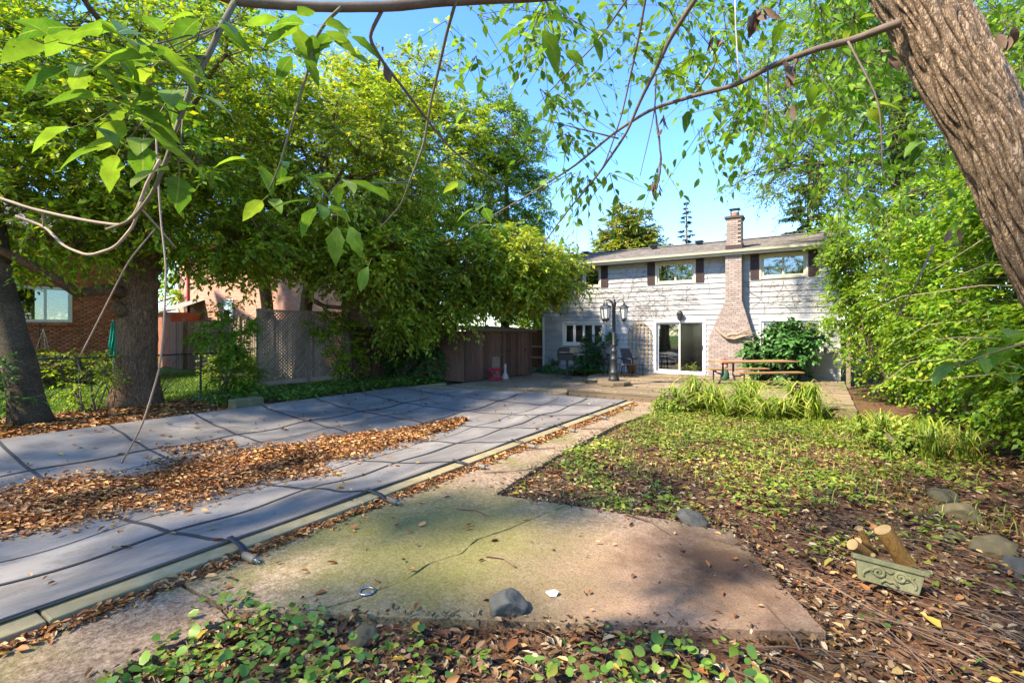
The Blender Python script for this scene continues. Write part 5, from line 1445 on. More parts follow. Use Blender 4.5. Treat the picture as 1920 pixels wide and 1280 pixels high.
gd = empty('goldenrod', (-2.7, 12.2, 0), 'upright feathery goldenrod stalks in front of the sliding door', 'plant')
P = []; D = []; mb = MB()
for k in range(7):
    bx, by = -2.7 + random.uniform(-.2, .2), 12.2 + random.uniform(-.1, .1); h = random.uniform(.75, 1.1); lx = random.uniform(-.1, .1)
    mb.tube([(bx, by, -.03), (bx + lx * .4, by, h * .5), (bx + lx, by, h)], [.006, .005, .003], 4, cap=False)
    for i in range(46):
        f = .25 + .75 * i / 46; a = i * 2.4; P.append((bx + lx * f * f, by, h * f)); D.append((math.cos(a), math.sin(a), .35))
mb.build('stalks', 'branch_green', gd, True); P = np.array(P); D = np.array(D); n = len(P)
leaves('foliage', P, D, np.tile([0, 0, 1.], (n, 1)) + RNG.normal(size=(n, 3)) * .2, RNG.uniform(.06, .13, n), RNG.uniform(.03, .05, n), 'weed', gd)
# sapling and undergrowth on the left border
shrub('sapling', 'leafy young sapling between the old maple and the lattice fence', (-14.0, 7.2, 0), [(-13.9, 7.2, 1.7, .75, .7, .9, 60), (-13.7, 7.4, .7, .5, .5, .5, 22)], .11, 'leaf_right', 6, 6, .45, 10)
shrub('border_shrub', 'dark bush in front of the grey trunk at the left edge', (-12.9, 2.2, 0), [(-13.2, 2.2, .8, .8, .7, .8, 50)], .08, 'leaf_dark', 6, 6, .4, 10)
shrub('border_shrub', 'thin leafy undergrowth round the foot of the old maple', (-14.2, 4.3, 0), [(-14.2, 4.3, .7, .6, .6, .6, 26)], .08, 'leaf_mid', 7, 5, .4, 8)
shrub('border_shrub', 'leafy climber on the lattice fence', (-13.8, 11.2, 0), [(-13.75, 11.2, 1.3, .3, .8, 1.0, 60), (-13.75, 10.3, 2.1, .25, .7, .4, 26)], .09, 'leaf_mid', 6, 6, .35, 9)
shrub('ivy_bush', 'dark ivy mass on the fence left of the shed', (-13.0, 13.0, 0), [(-13.2, 13.2, 1.2, .6, .9, 1.2, 90), (-12.0, 13.5, .6, .5, .5, .6, 36), (-12.2, 13.6, 1.7, .5, .5, .8, 40)], .09, 'leaf_dark', 8, 6, .4, 10)
shrub('neighbour_shrub', 'sunlit low shrubs under the brick house window', (-21, 5.4, 0), [(-21.4, 5.0, .6, .8, 1.6, .55, 60), (-20.8, 7.2, .5, .7, 1.0, .5, 40)], .12, 'weed', 7, 6, .4, 9)
shrub('neighbour_shrub', 'sunlit shrub on the lawn in front of the picket fence', (-18.2, 9.6, 0), [(-18.2, 9.6, .5, 1.3, .8, .5, 60), (-16.2, 9.4, .6, .8, .8, .6, 40)], .11, 'weed', 7, 6, .4, 9)
sb_ = MB().box((-11.55, 6.45, .1), (.32, .7, .26)).build('stone_planter', 'cast_stone', bevel=.03); tag(sb_, 'low mossy stone trough at the far edge of the pool', 'planter')
# ------------------------------------------------------------------ ground cover and litter
def in_poly(x, y, poly):
    r = np.zeros(len(x), bool); n = len(poly)
    for i in range(n):
        (xa, ya), (xb, yb) = poly[i], poly[(i + 1) % n]
        c = ((ya > y) != (yb > y)) & (x < (xb - xa) * (y - ya) / (yb - ya + 1e-12) + xa); r ^= c
    return r


SLAB = [(-3.95, 1.62), (-3.2, 1.66), (.05, 3.44), (-.66, 4.76), (-1.05, 4.77), (-3.0, 4.47), (-3.3, 6.6), (-3.35, 9.2), (-3.05, 12.05), (-3.95, 12.05)]
PATH0 = [(-3.95, -1.5), (-3.1, -1.5), (-3.1, 1.64), (-3.95, 1.64)]
def on_hard(x, y): return in_poly(x, y, SLAB) | in_poly(x, y, PATH0)


def flat_leaves(name, x, y, z, size, mat, tmpl=T_CURL, tilt=.35, wid=.8, label=None, cat='leaf litter', parent=None):
    n = len(x)
    a = RNG.uniform(0, 6.28, n); D = np.stack([np.cos(a), np.sin(a), RNG.normal(size=n) * tilt * .5], -1)
    N = np.stack([RNG.normal(size=n) * tilt, RNG.normal(size=n) * tilt, np.ones(n)], -1)
    L = size * np.clip(np.exp(RNG.normal(size=n) * .36), .35, 1.6)
    o = leaves(name, np.stack([x, y, z], -1), D, N, L, L * wid * RNG.uniform(.7, 1.2, n), mat, parent, tmpl)
    o['kind'] = 'stuff'
    if label: tag(o, label, cat)
    return o


# yard litter: dense and fine near the standpoint, thinner further out
def yard(n, x0, x1, y0, y1, p=1.6):
    x = RNG.uniform(x0, x1, n); y = y0 + (y1 - y0) * RNG.uniform(0, 1, n) ** p
    cl_ = RNG.uniform(0, 1, n) < np.clip(.62 + .5 * sinnoise(x, y, 2.6, 3.3) + .35 * sinnoise(x, y, 6.0, 1.1), .12, 1)
    k = cl_ & ~on_hard(x, y) & ~((x < -3.1) & (y > .5)) & ~((y > 12.3) & (x < .65)) & (x > -6); return x[k], y[k]


x, y = yard(64000, -3.6, 3.6, 1.0, 13.5, 1.7)
flat_leaves('leaf_litter', x, y, ground_h(x, y) + RNG.uniform(.0, .03, len(x)), .055, 'litter_dark', label='brown fallen leaves and bark bits covering the garden soil')
x, y = yard(46000, -3.6, 3.2, 1.0, 6.0, 1.2)
flat_leaves('fine_litter', x, y, ground_h(x, y) + RNG.uniform(.0, .02, len(x)), .03, 'litter_dark', T_RHOMB, .5, .5, label='fine brown debris on the soil in the foreground')
x, y = yard(4200, -3.6, 3.4, 1.2, 9, 1.5)
flat_leaves('pale_leaves', x, y, ground_h(x, y) + RNG.uniform(.015, .045, len(x)), .068, 'litter', label='larger tan fallen leaves lying on the garden soil')
x, y = yard(420, -3.4, 3.2, 1.2, 9, 1.4)
flat_leaves('yellow_leaves', x, y, ground_h(x, y) + RNG.uniform(.02, .05, len(x)), .08, 'yellow_leaf', label='scattered yellow fallen leaves on the garden soil')
# twigs and dry stems, a brush pile at the lower right
def sticks(name, x, y, L, label, r=.0035, flatness=.12, dirb=None, zoff=.02, parent=None):
    n = len(x); a = RNG.uniform(0, 6.28, n) if dirb is None else RNG.normal(dirb, .45, n)
    D = np.stack([np.cos(a), np.sin(a), RNG.normal(size=n) * flatness], -1)
    X, Y, Z = frames(D, np.tile([0, 0, 1.], (n, 1)))
    P = np.stack([x, y, ground_h(x, y) + zoff + RNG.uniform(0, .03, n)], -1); rr = r * RNG.uniform(.5, 1.5, n)
    bend = .06
    tv = [(-1, 0, -.6), (1, 0, -.6), (0, 0, 1), (-.8, .5, 8), (.8, .5, 8), (0, .5, 9.5), (-.4, 1, -.2), (.4, 1, -.2), (0, 1, .4)]
    o = inst(name, tv, [(0, 1, 4, 3), (1, 2, 5, 4), (2, 0, 3, 5), (3, 4, 7, 6), (4, 5, 8, 7), (5, 3, 6, 8)], P, X * rr[:, None], Y * L[:, None], Z * rr[:, None], 'twig', parent); o['kind'] = 'stuff'
    return tag(o, label, 'twigs')


x, y = yard(2600, -3.5, 3.4, 1.0, 9, 1.5); sticks('twig_litter', x, y, RNG.uniform(.06, .3, len(x)), 'short dry twigs scattered over the soil', .0025)
n = 95; x = RNG.uniform(.1, 2.6, n); y = RNG.uniform(2.6, 5.4, n); k = ~on_hard(x, y)
sticks('brush_pile', x[k], y[k], RNG.uniform(.4, 1.3, k.sum()), 'pile of long dry brush stems at the lower right', .0038, .04, R(155), .012)
# green ground cover
n = 70000; x = RNG.uniform(-3.4, 2.0, n); y = RNG.uniform(4.6, 12.4, n)
dens = .3 + .8 * sinnoise(x, y, 1.2, 2.0) + .5 * sinnoise(x, y, 2.2, 5.0) + .35 * sinnoise(x, y, 3.1, .7) + np.clip((y - 6.5) * .13, -.3, .45) - np.clip((x - .2) * .4, 0, .8)
k = (~on_hard(x, y)) & (RNG.uniform(0, 1, n) < np.clip(dens * .55, 0.02, .8)) & ~((x < -3.2)); x, y = x[k], y[k]
flat_leaves('ground_cover', x, y, ground_h(x, y) + RNG.uniform(.02, .10, len(x)), .055, 'weed', T_LEAF, .45, .95, label='low green weeds covering the sunny part of the garden', cat='ground cover')
# grassy tufts in it
n = 3000; x = RNG.uniform(-3.1, 1.6, n); y = RNG.uniform(6, 12.3, n); k = ~on_hard(x, y) & (RNG.uniform(0, 1, n) < np.clip(.4 + .8 * sinnoise(x, y, 1.3, 5), 0, 1)); x, y = x[k], y[k]; m = len(x)
a = RNG.uniform(0, 6.28, m); hh = RNG.uniform(.06, .2, m)
o = inst('grass_tufts', T_ARC[0], T_ARC[1], np.stack([x, y, ground_h(x, y)], -1), np.stack([-np.sin(a), np.cos(a), 0 * a], -1) * .008, np.stack([np.cos(a), np.sin(a), 0 * a], -1) * (hh * .8)[:, None], np.stack([0 * a, 0 * a, hh], -1), 'blade'); o['kind'] = 'stuff'
tag(o, 'short grass blades among the weeds', 'grass')
# ivy patches in the foreground
patches = [(-2.75, 1.25, .36, 300), (-2.45, 1.45, .4, 330), (-2.0, 1.75, .3, 230), (-1.55, 1.95, .2, 90), (-3.3, 1.72, .16, 50), (-2.75, 1.7, .24, 90), (-.72, 2.55, .3, 210), (-.95, 2.25, .26, 150), (-2.7, .95, .36, 180), (-.45, 2.78, .18, 60), (.35, 3.75, .12, 16), (.62, 3.5, .14, 14), (.85, 4.5, .12, 16)]
X_ = []; Y_ = []; Z_ = []
for (px_, py_, r_, n_) in patches:
    n_ = int(n_ * .55); r_ *= 1.3
    rr = r_ * np.sqrt(RNG.uniform(0, 1, n_)); a = RNG.uniform(0, 6.28, n_); X_.append(px_ + rr * np.cos(a)); Y_.append(py_ + rr * np.sin(a)); Z_.append(.03 + RNG.uniform(.0, .13, n_) * (1 - rr / r_ * .6))
x, y, z = map(np.concatenate, (X_, Y_, Z_))
k_ = RNG.uniform(0, 1, len(x)) < .55
flat_leaves('ivy', x[k_], y[k_], z[k_] * .8, .043, 'leaf_ivy', T_ROUND, .55, .95, label='glossy green ivy creeping over the near edge of the slab', cat='ivy')
flat_leaves('foreground_weeds', x[~k_], y[~k_], z[~k_] * .7, .055, 'weed', T_LEAF, .55, 1.1, label='small light green weeds among the foreground ivy', cat='weeds')
# ivy border between fence and pool
n = 15000; x = RNG.uniform(-13.9, -11.15, n); y = RNG.uniform(6.2, 13.6, n); k = (x < -11.2 - .25 * (1 + sinnoise(x, y, 2, 1))) & (RNG.uniform(0, 1, n) < .55 + .4 * sinnoise(x, y, 1.5, 3)) & ((y > 7.4) | (x < -12.2)); x, y = x[k], y[k]
flat_leaves('ivy_border', x, y, RNG.uniform(.0, .22, len(x)) * np.clip((-11.1 - x) * 2, .2, 1), .085, 'leaf_ivy', T_LEAF, .5, 1.1, label='dark ivy ground cover between the lattice fence and the pool', cat='ivy')
n = 14000; x = RNG.uniform(-14.3, -11.05, n); y = RNG.uniform(-1, 9, n); k = (y < 7) | (x > -11.6); x, y = x[k], y[k]
flat_leaves('leaf_litter', x, y, ground_h(x, y) + RNG.uniform(0, .03, len(x)), .09, 'litter', label='brown fallen leaves along the left edge of the pool')
# lawn next door
n = 45000; x = RNG.uniform(-24, -14.5, n); y = RNG.uniform(-1, 11.4, n); a = RNG.uniform(0, 6.28, n); hh = RNG.uniform(.05, .13, n)
o = inst('lawn_grass', [(-.5, 0, 0), (.5, 0, 0), (0, .6, 1)], [(0, 1, 2)], np.stack([x, y, ground_h(x, y)], -1), np.stack([-np.sin(a), np.cos(a), 0 * a], -1) * .03, np.stack([np.cos(a), np.sin(a), 0 * a], -1) * hh[:, None], np.stack([0 * a, 0 * a, hh], -1), 'lawn'); o['kind'] = 'stuff'
tag(o, 'bright sunlit lawn grass in the neighbouring garden', 'grass')


# leaves in the sag of the pool cover
def band(n):
    y = RNG.uniform(-1.0, 8.6, n)
    c = np.interp(y, [-1, 1, 2, 3, 4, 5, 6.5, 8.6], [-8.0, -7.7, -7.5, -7.25, -7.2, -7.15, -6.9, -6.6]) + .08 * np.sin(y * 5)
    hw = np.interp(y, [-1, 1, 2, 4, 6, 7.4, 8.6], [1.1, 1.2, 1.45, 1.6, 1.05, .6, .05]) * (1 + .12 * np.sin(y * 3.3) + .1 * np.sin(y * 7.7))
    u = np.clip(RNG.normal(size=n) * .42, -1, 1) * .55 + RNG.uniform(-1, 1, n) * .5
    return c + hw * u, y


x, y = band(38000); k = ~(((x + 7.15) / .38) ** 2 + ((y - 2.75) / .16) ** 2 < 1); x, y = x[k], y[k]
flat_leaves('leaf_drift', x, y, cover_h(x, y) + .008 + RNG.uniform(0, .05, len(x)), .062, 'litter', label='drift of brown leaves lying in the sag of the pool cover')
x, y = band(16000)
flat_leaves('leaf_crumbs', x, y, cover_h(x, y) + .006 + RNG.uniform(0, .03, len(x)), .035, 'litter_dark', T_RHOMB, .5, .6, label='broken leaf crumbs among the drift on the pool cover')
n = 620; x = RNG.uniform(-10.9, -4.2, n); y = RNG.uniform(0, 11.6, n); k = RNG.uniform(0, 1, n) < np.where(x < -8.5, .9, .35); x, y = x[k], y[k]
flat_leaves('cover_leaves', x, y, cover_h(x, y) + .012, .075, 'litter', label='single fallen leaves scattered over the pool cover')
n = 60; x = RNG.uniform(-10.9, -4.2, n); y = RNG.uniform(0, 11.6, n)
flat_leaves('cover_yellow_leaves', x, y, cover_h(x, y) + .012, .08, 'yellow_leaf', label='yellow leaves scattered over the pool cover')
n = 240; y = RNG.uniform(3.7, 4.7, n); x = -9.0 + RNG.normal(size=n) * .18 + (y - 4) * .25
flat_leaves('leaf_patch', x, y, cover_h(x, y) + .01 + RNG.uniform(0, .02, n), .075, 'litter', label='small heap of leaves on the far side of the pool cover')
# along the coping and on the slabs
n = 3200; y = RNG.uniform(.4, 11.8, n); x = -3.90 + np.abs(RNG.normal(size=n)) * .065
flat_leaves('coping_leaves', x, y, .02 + RNG.uniform(.0, .035, n), .05, 'litter', label='brown leaves caught along the pool coping')
n = 900; x = RNG.uniform(-3.9, .2, n); y = RNG.uniform(.8, 12, n); k = on_hard(x, y) & (RNG.uniform(0, 1, n) < .42); x, y = x[k], y[k]
flat_leaves('slab_leaves', x, y, np.full(len(x), .03), .05, 'litter', tilt=.4, label='single dry leaves on the concrete slab')
n = 9000; x = RNG.uniform(-3.9, .2, n); y = RNG.uniform(.8, 9, n); k = on_hard(x, y) & (RNG.uniform(0, 1, n) < np.clip(.35 + .6 * sinnoise(x, y, 2.4, 8) + .5 * np.clip(x + 1.6, 0, 1), .05, 1)); x, y = x[k], y[k]
flat_leaves('slab_debris', x, y, np.full(len(x), .025), .011, 'litter_dark', T_RHOMB, .4, .5, label='fine dark debris on the concrete slab')
n = 500; x = RNG.uniform(-10.4, .4, n); y = RNG.uniform(12.1, 18.5, n)
flat_leaves('patio_leaves', x, y, np.where(in_poly(x, y, DECK), .187, .028), .06, 'litter', label='fallen leaves on the patio and deck')
# litter creeping over the slab edges
ex = []; ey = []
for poly in (SLAB[1:8], PATH0[1:3]):
    for (xa, ya), (xb, yb) in zip(poly[:-1], poly[1:]):
        m_ = int(math.hypot(xb - xa, yb - ya) * 70); f = RNG.uniform(0, 1, m_); ex.append(xa + (xb - xa) * f + RNG.normal(size=m_) * .055); ey.append(ya + (yb - ya) * f + RNG.normal(size=m_) * .055)
x, y = np.concatenate(ex), np.concatenate(ey)
flat_leaves('edge_litter', x, y, .015 + RNG.uniform(0, .02, len(x)), .035, 'litter_dark', tilt=.5, label='leaf bits creeping over the edge of the concrete slab')
# sticks on the path
def stick(pts, r, label, z=.03):
    mb = MB(); mb.tube([(p[0], p[1], z + random.uniform(0, .012)) for p in pts], [r * (1 - .5 * i / len(pts)) for i in range(len(pts))], 6, wob=.15)
    tag(mb.build('stick', 'twig', None, True), label, 'stick')
stick([(-3.6, 5.0), (-3.45, 5.15), (-3.3, 5.22), (-3.12, 5.5)], .009, 'forked grey stick on the path beside the coping')
stick([(-3.75, 6.3), (-3.6, 6.45), (-3.42, 6.62)], .009, 'short grey stick further up the path')
stick([(-3.7, 8.2), (-3.5, 8.4), (-3.3, 8.5)], .009, 'dark stick across the path near the daylilies')
stick([(-3.1, 3.85), (-2.9, 3.92), (-2.72, 3.86)], .008, 'thin bent twig on the mossy slab')
stick([(-2.25, 3.15), (-2.1, 3.2), (-1.95, 3.12)], .008, 'thin dark twig in the middle of the slab')
stick([(-1.6, 4.6), (-1.35, 4.55), (-1.1, 4.35), (-1.0, 4.2)], .009, 'long curved twig beside the grey rock')
stick([(-.3, 3.55), (-.18, 3.35), (-.1, 3.16)], .006, 'straight twig across the near right edge of the slab')
tag(MB().tube([(-2.63 + .05 * math.cos(i * .4), 2.30 + .05 * math.sin(i * .4), .027 + .002 * math.sin(i)) for i in range(17)], .008, 6).build('metal_ring', 'steel', None, True), 'small rusty metal ring on the crack in the slab', 'ring')
# white paper scrap by the rock
pm = MB(); random.seed(5)
pm.v = [(-1.55 + .05 * math.cos(a) * random.uniform(.6, 1.2), 2.95 + .04 * math.sin(a) * random.uniform(.6, 1.2), .022 + random.uniform(0, .02)) for a in np.linspace(0, 5.8, 9)]; pm.f = [tuple(range(9))]
tag(pm.build('paper_scrap', 'paper'), 'torn scrap of white paper on the slab behind the round rock', 'paper')


# ------------------------------------------------------------------ rocks
def rock(loc, size, mat, label, seed, sub=4, group=None):
    bm = bmesh.new(); bmesh.ops.create_icosphere(bm, subdivisions=sub, radius=1)
    rs = random.Random(seed); planes = [(Vector((rs.gauss(0, 1), rs.gauss(0, 1), rs.gauss(.3, .8))).normalized(), rs.uniform(.62, .92)) for _ in range(9)]
    from mathutils import noise as mno
    for v in bm.verts:
        for nrm, d in planes:
            e = v.co.dot(nrm) - d
            if e > 0: v.co -= nrm * e * .92
        q = v.co * 1.6 + Vector((seed, seed * 2, 0))
        v.co *= 1 + .16 * mno.noise(q) + .07 * mno.noise(q * 3) + .03 * mno.noise(q * 8)
        v.co.z = max(v.co.z, -.55)
        v.co = Vector((v.co.x * size[0], v.co.y * size[1], v.co.z * size[2]))
    me = bpy.data.meshes.new('rock'); bm.to_mesh(me); bm.free(); me.shade_smooth(); me.materials.append(MT[mat])
    o = bpy.data.objects.new('rock', me); COL.objects.link(o); o.location = (loc[0], loc[1], loc[2] + size[2] * .5); o.rotation_euler = (0, 0, seed)
    return tag(o, label, 'rock', group)


rock((-1.69, 2.62, .0), (.125, .10, .105), 'rock', 'rounded grey green rock on the near edge of the slab', 4)
rock((-1.03, 4.80, -.02), (.16, .12, .10), 'rock', 'grey rounded rock at the far corner of the slab', 9)
rock((-2.32, 1.98, -.06), (.13, .10, .06), 'rock_moss', 'pale mossy flat stone among the foreground ivy', 2)
rock((1.12, 7.05, -.05), (.17, .13, .10), 'rock_moss', 'mossy rock beside the hedge, farthest of the right hand rocks', 5)
rock((1.16, 6.45, -.06), (.2, .15, .12), 'rock_moss', 'pointed mossy rock in the leaf litter below the hedge', 6)
rock((1.22, 5.6, -.06), (.2, .16, .10), 'rock_moss', 'broad flat mossy rock right of the cut logs', 7)
rock((1.28, 5.2, -.06), (.17, .14, .11), 'rock', 'grey pink rock at the right edge, nearest of the row', 8)
rock((1.0, 5.75, -.05), (.08, .07, .06), 'rock_moss', 'small stone left of the broad mossy rock', 11)

# ------------------------------------------------------------------ broken planter with cut logs
pq = empty('planter_fragment', (.395, 4.33, .0), 'mossy cast stone planter side with carved scrolls sunk in the litter', 'planter')
def pl_put(mb, name, mat, par=None, bev=0, sm=False):
    o = mb.build(name, mat, None, sm, bevel=bev); o.parent = par or pq; return o
fr_ = MB().prism_y([(-.205, -.02), (.205, -.02), (.235, .13), (-.235, .13)], -.03, .03); front = pl_put(fr_, 'front_panel', 'cast_stone', bev=.006)
pl_put(MB().box((0, -.005, .147), (.52, .085, .036)), 'rim', 'cast_stone', bev=.006)
sc = MB()
for s in (-1, 1):
    sc.tube([(s * (.02 + .048 * (1 - i / 26) * 1.0 * math.cos(i * .48) + .055), -.036, .07 + .042 * (1 - i / 26) * math.sin(i * .48)) for i in range(24)], [.016 * (1 - .4 * i / 24) for i in range(24)], 6)
    sc.tube([(s * (.12 + .06 * math.sin(i * .3)), -.034, .09 - .016 * i * .7) for i in range(8)], [.017 * (1 - .08 * i) for i in range(8)], 6)
    sc.tube([(s * (.165 - .02 * i * .8), -.034, .10 - .022 * i + .0022 * i * i) for i in range(8)], .007, 5)
sc.tube([(-.03, -.036, .1), (0, -.036, .085), (.03, -.036, .1)], .01, 5); sc.tube([(-.06, -.036, .0), (-.03, -.036, .03), (0, -.036, .02), (.03, -.036, .03), (.06, -.036, .0)], .012, 5)
pl_put(sc, 'scroll_relief', 'cast_stone', front, sm=True)
pq.rotation_euler = (R(-14), R(7), R(8)); pq.location = (.395, 4.33, .025); pq.scale = (.85, .85, .9)


def log(a, b, r, label, n=14):
    a, b = Vector(a), Vector(b); c = (a + b) / 2; o_ = empty('cut_log', c, label, 'log', 'cut logs behind the planter')
    d = (b - a); mb = MB()
    mb.tube([a.lerp(b, i / 6) + Vector((random.uniform(-1, 1), random.uniform(-1, 1), 0)) * r * .06 for i in range(7)], [r * (1 + random.uniform(-.05, .05)) for _ in range(7)], n, cap=False, wob=.03); mb.build('bark', 'log_bark', o_, True)
    e = MB(); u = d.normalized(); e.tube([b - u * .004, b + u * .001], [r * .97, r * .95], n); e.build('cut_face', 'log_end', o_); e = MB(); e.tube([a + u * .004, a - u * .001], [r * .97, r * .95], n); e.build('cut_face', 'log_end', o_)
    return o_


def on(px_, py_, t): return pt(px_, py_, t)
log(on(1702, 1062, 3.72), on(1655, 992, 3.74), .062, 'thick leaning cut log with rough bark behind the planter')
log(on(1655, 1062, 3.78), on(1598, 1020, 3.70), .044, 'orange barked cut log lying left of the thick log')
log(on(1640, 1044, 3.98), on(1613, 992, 4.0), .024, 'thin upright cut branch with pale end, farthest of the logs')
log(on(1640, 1034, 3.9), on(1608, 1014, 3.78), .03, 'short cut log with bright round end facing the camera')
log(on(1648, 1056, 3.66), on(1637, 1040, 3.64), .018, 'small stub of cut wood touching the planter rim')

# ------------------------------------------------------------------ leaning foreground tree with hanging branches
kt = empty('leaning_tree', pt(2310, 1000, 2.98).xy.to_3d(), 'big leaning tree trunk at the upper right with branches hanging over the garden', 'tree')
KP = [(2330, None, 3.0), (2290, 1040, 2.95), (2190, 880, 2.85), (2080, 690, 2.75), (2000, 545, 2.7), (1940, 428, 2.66), (1890, 308, 2.64), (1852, 230, 2.64), (1820, 175, 2.64), (1774, 93, 2.65), (1719, 0, 2.67), (1640, -130, 2.7), (1550, -300, 2.8), (1470, -480, 3.0)]
pts_ = []
for a, b, t in KP:
    v = pt(a, b if b is not None else 1000, t)
    if b is None: v.z = -.1
    pts_.append(v)
km = MB(); dense = []
for i in range(len(pts_) - 1):
    for k in range(6): dense.append(pts_[i].lerp(pts_[i + 1], k / 6))
for _ in range(3): dense = [dense[0]] + [(dense[i - 1] + dense[i] * 2 + dense[i + 1]) / 4 for i in range(1, len(dense) - 1)] + [dense[-1]]
rad = [np.interp(i / (len(dense) - 1), [0, .08, .3, .45, .55, .7, .85, 1], [.27, .22, .185, .172, .167, .165, .15, .12]) for i in range(len(dense))]
from mathutils import noise as mno
cum = [0.0]
for a, b in zip(dense[:-1], dense[1:]): cum.append(cum[-1] + (b - a).length)
NR, NS = 420, 160
prev = None
for i in range(NR):
    s_ = cum[-1] * i / (NR - 1); j = min(int(np.searchsorted(cum, s_)), len(dense) - 1); j = max(j, 1)
    f = (s_ - cum[j - 1]) / max(1e-6, cum[j] - cum[j - 1]); c = dense[j - 1].lerp(dense[j], f); r = rad[j - 1] + (rad[j] - rad[j - 1]) * f
    t = (dense[j] - dense[j - 1]).normalized(); a = (prev - t * prev.dot(t)).normalized() if prev else t.orthogonal().normalized(); prev = a; bb = t.cross(a)
    for k in range(NS):
        an = 2 * math.pi * k / NS; ca_, sa_ = math.cos(an), math.sin(an)
        q = Vector((ca_ * 2.6, sa_ * 2.6, s_ * 2.2)); ridge = min(1.0, abs(mno.noise(q * 1.9 + Vector((0, 0, mno.noise(q) * .8)))) * 3.2)
        d = .02 * ridge - .01 + .005 * mno.noise(Vector((ca_ * 9, sa_ * 9, s_ * 9))) + .014 * mno.noise(Vector((ca_ * 1.2, sa_ * 1.2, s_ * 1.1)))
        km.v.append(tuple(c + (a * ca_ + bb * sa_) * (r + d)))
for i in range(NR - 1):
    for k in range(NS): km.f.append((i * NS + k, i * NS + (k + 1) % NS, (i + 1) * NS + (k + 1) % NS, (i + 1) * NS + k))
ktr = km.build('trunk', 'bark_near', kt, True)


def px_path(lst, k=5):
    P_ = [pt(*p) for p in lst]; out = []
    for i in range(len(P_) - 1):
        for j in range(k): out.append(P_[i].lerp(P_[i + 1], j / k))
    out.append(P_[-1])
    for _ in range(2): out = [out[0]] + [(out[i - 1] + out[i] * 2 + out[i + 1]) / 4 for i in range(1, len(out) - 1)] + [out[-1]]
    return out


def limb(lst, r0, r1, mat='branch_brown', name='branch', par=None):
    p = px_path(lst); n = len(p); return MB().tube(p, [r0 + (r1 - r0) * i / (n - 1) for i in range(n)], 8, wob=.04).build(name, mat, par or kt, True)


# big leaf shared meshes
def big_leaf(seed, mat):
    rs = random.Random(seed); st_ = [0, .08, .2, .35, .5, .65, .8, .92, 1.0]; wd = [0.01, .09, .17, .22, .225, .19, .13, .06, 0.0]
    vs = []; fs = []; fold = rs.uniform(.12, .3); dr = rs.uniform(.15, .45); tw = rs.uniform(-.15, .15)
    for i, (s_, w_) in enumerate(zip(st_, wd)):
        ww = w_ * (1 + rs.uniform(-.12, .12)) + (.03 if (i in (3, 5) and seed % 2) else 0)
        z = -dr * s_ * s_; cx_ = tw * s_ * s_
        vs += [(cx_ - ww, s_ + .02 * rs.uniform(-1, 1), z + fold * ww), (cx_, s_, z), (cx_ + ww * (1 + rs.uniform(-.1, .1)), s_ + .02 * rs.uniform(-1, 1), z + fold * ww)]
    for i in range(len(st_) - 1):
        a = 3 * i; fs += [(a, a + 1, a + 4, a + 3), (a + 1, a + 2, a + 5, a + 4)]
    b0 = len(vs); vs += [(-.008, -.35, .06), (.008, -.35, .06), (.008, 0, 0), (-.008, 0, 0)]; fs.append((b0, b0 + 1, b0 + 2, b0 + 3))
    me = bpy.data.meshes.new('leaf'); me.from_pydata(vs, [], fs); me.shade_smooth(); me.materials.append(MT[mat]); return me


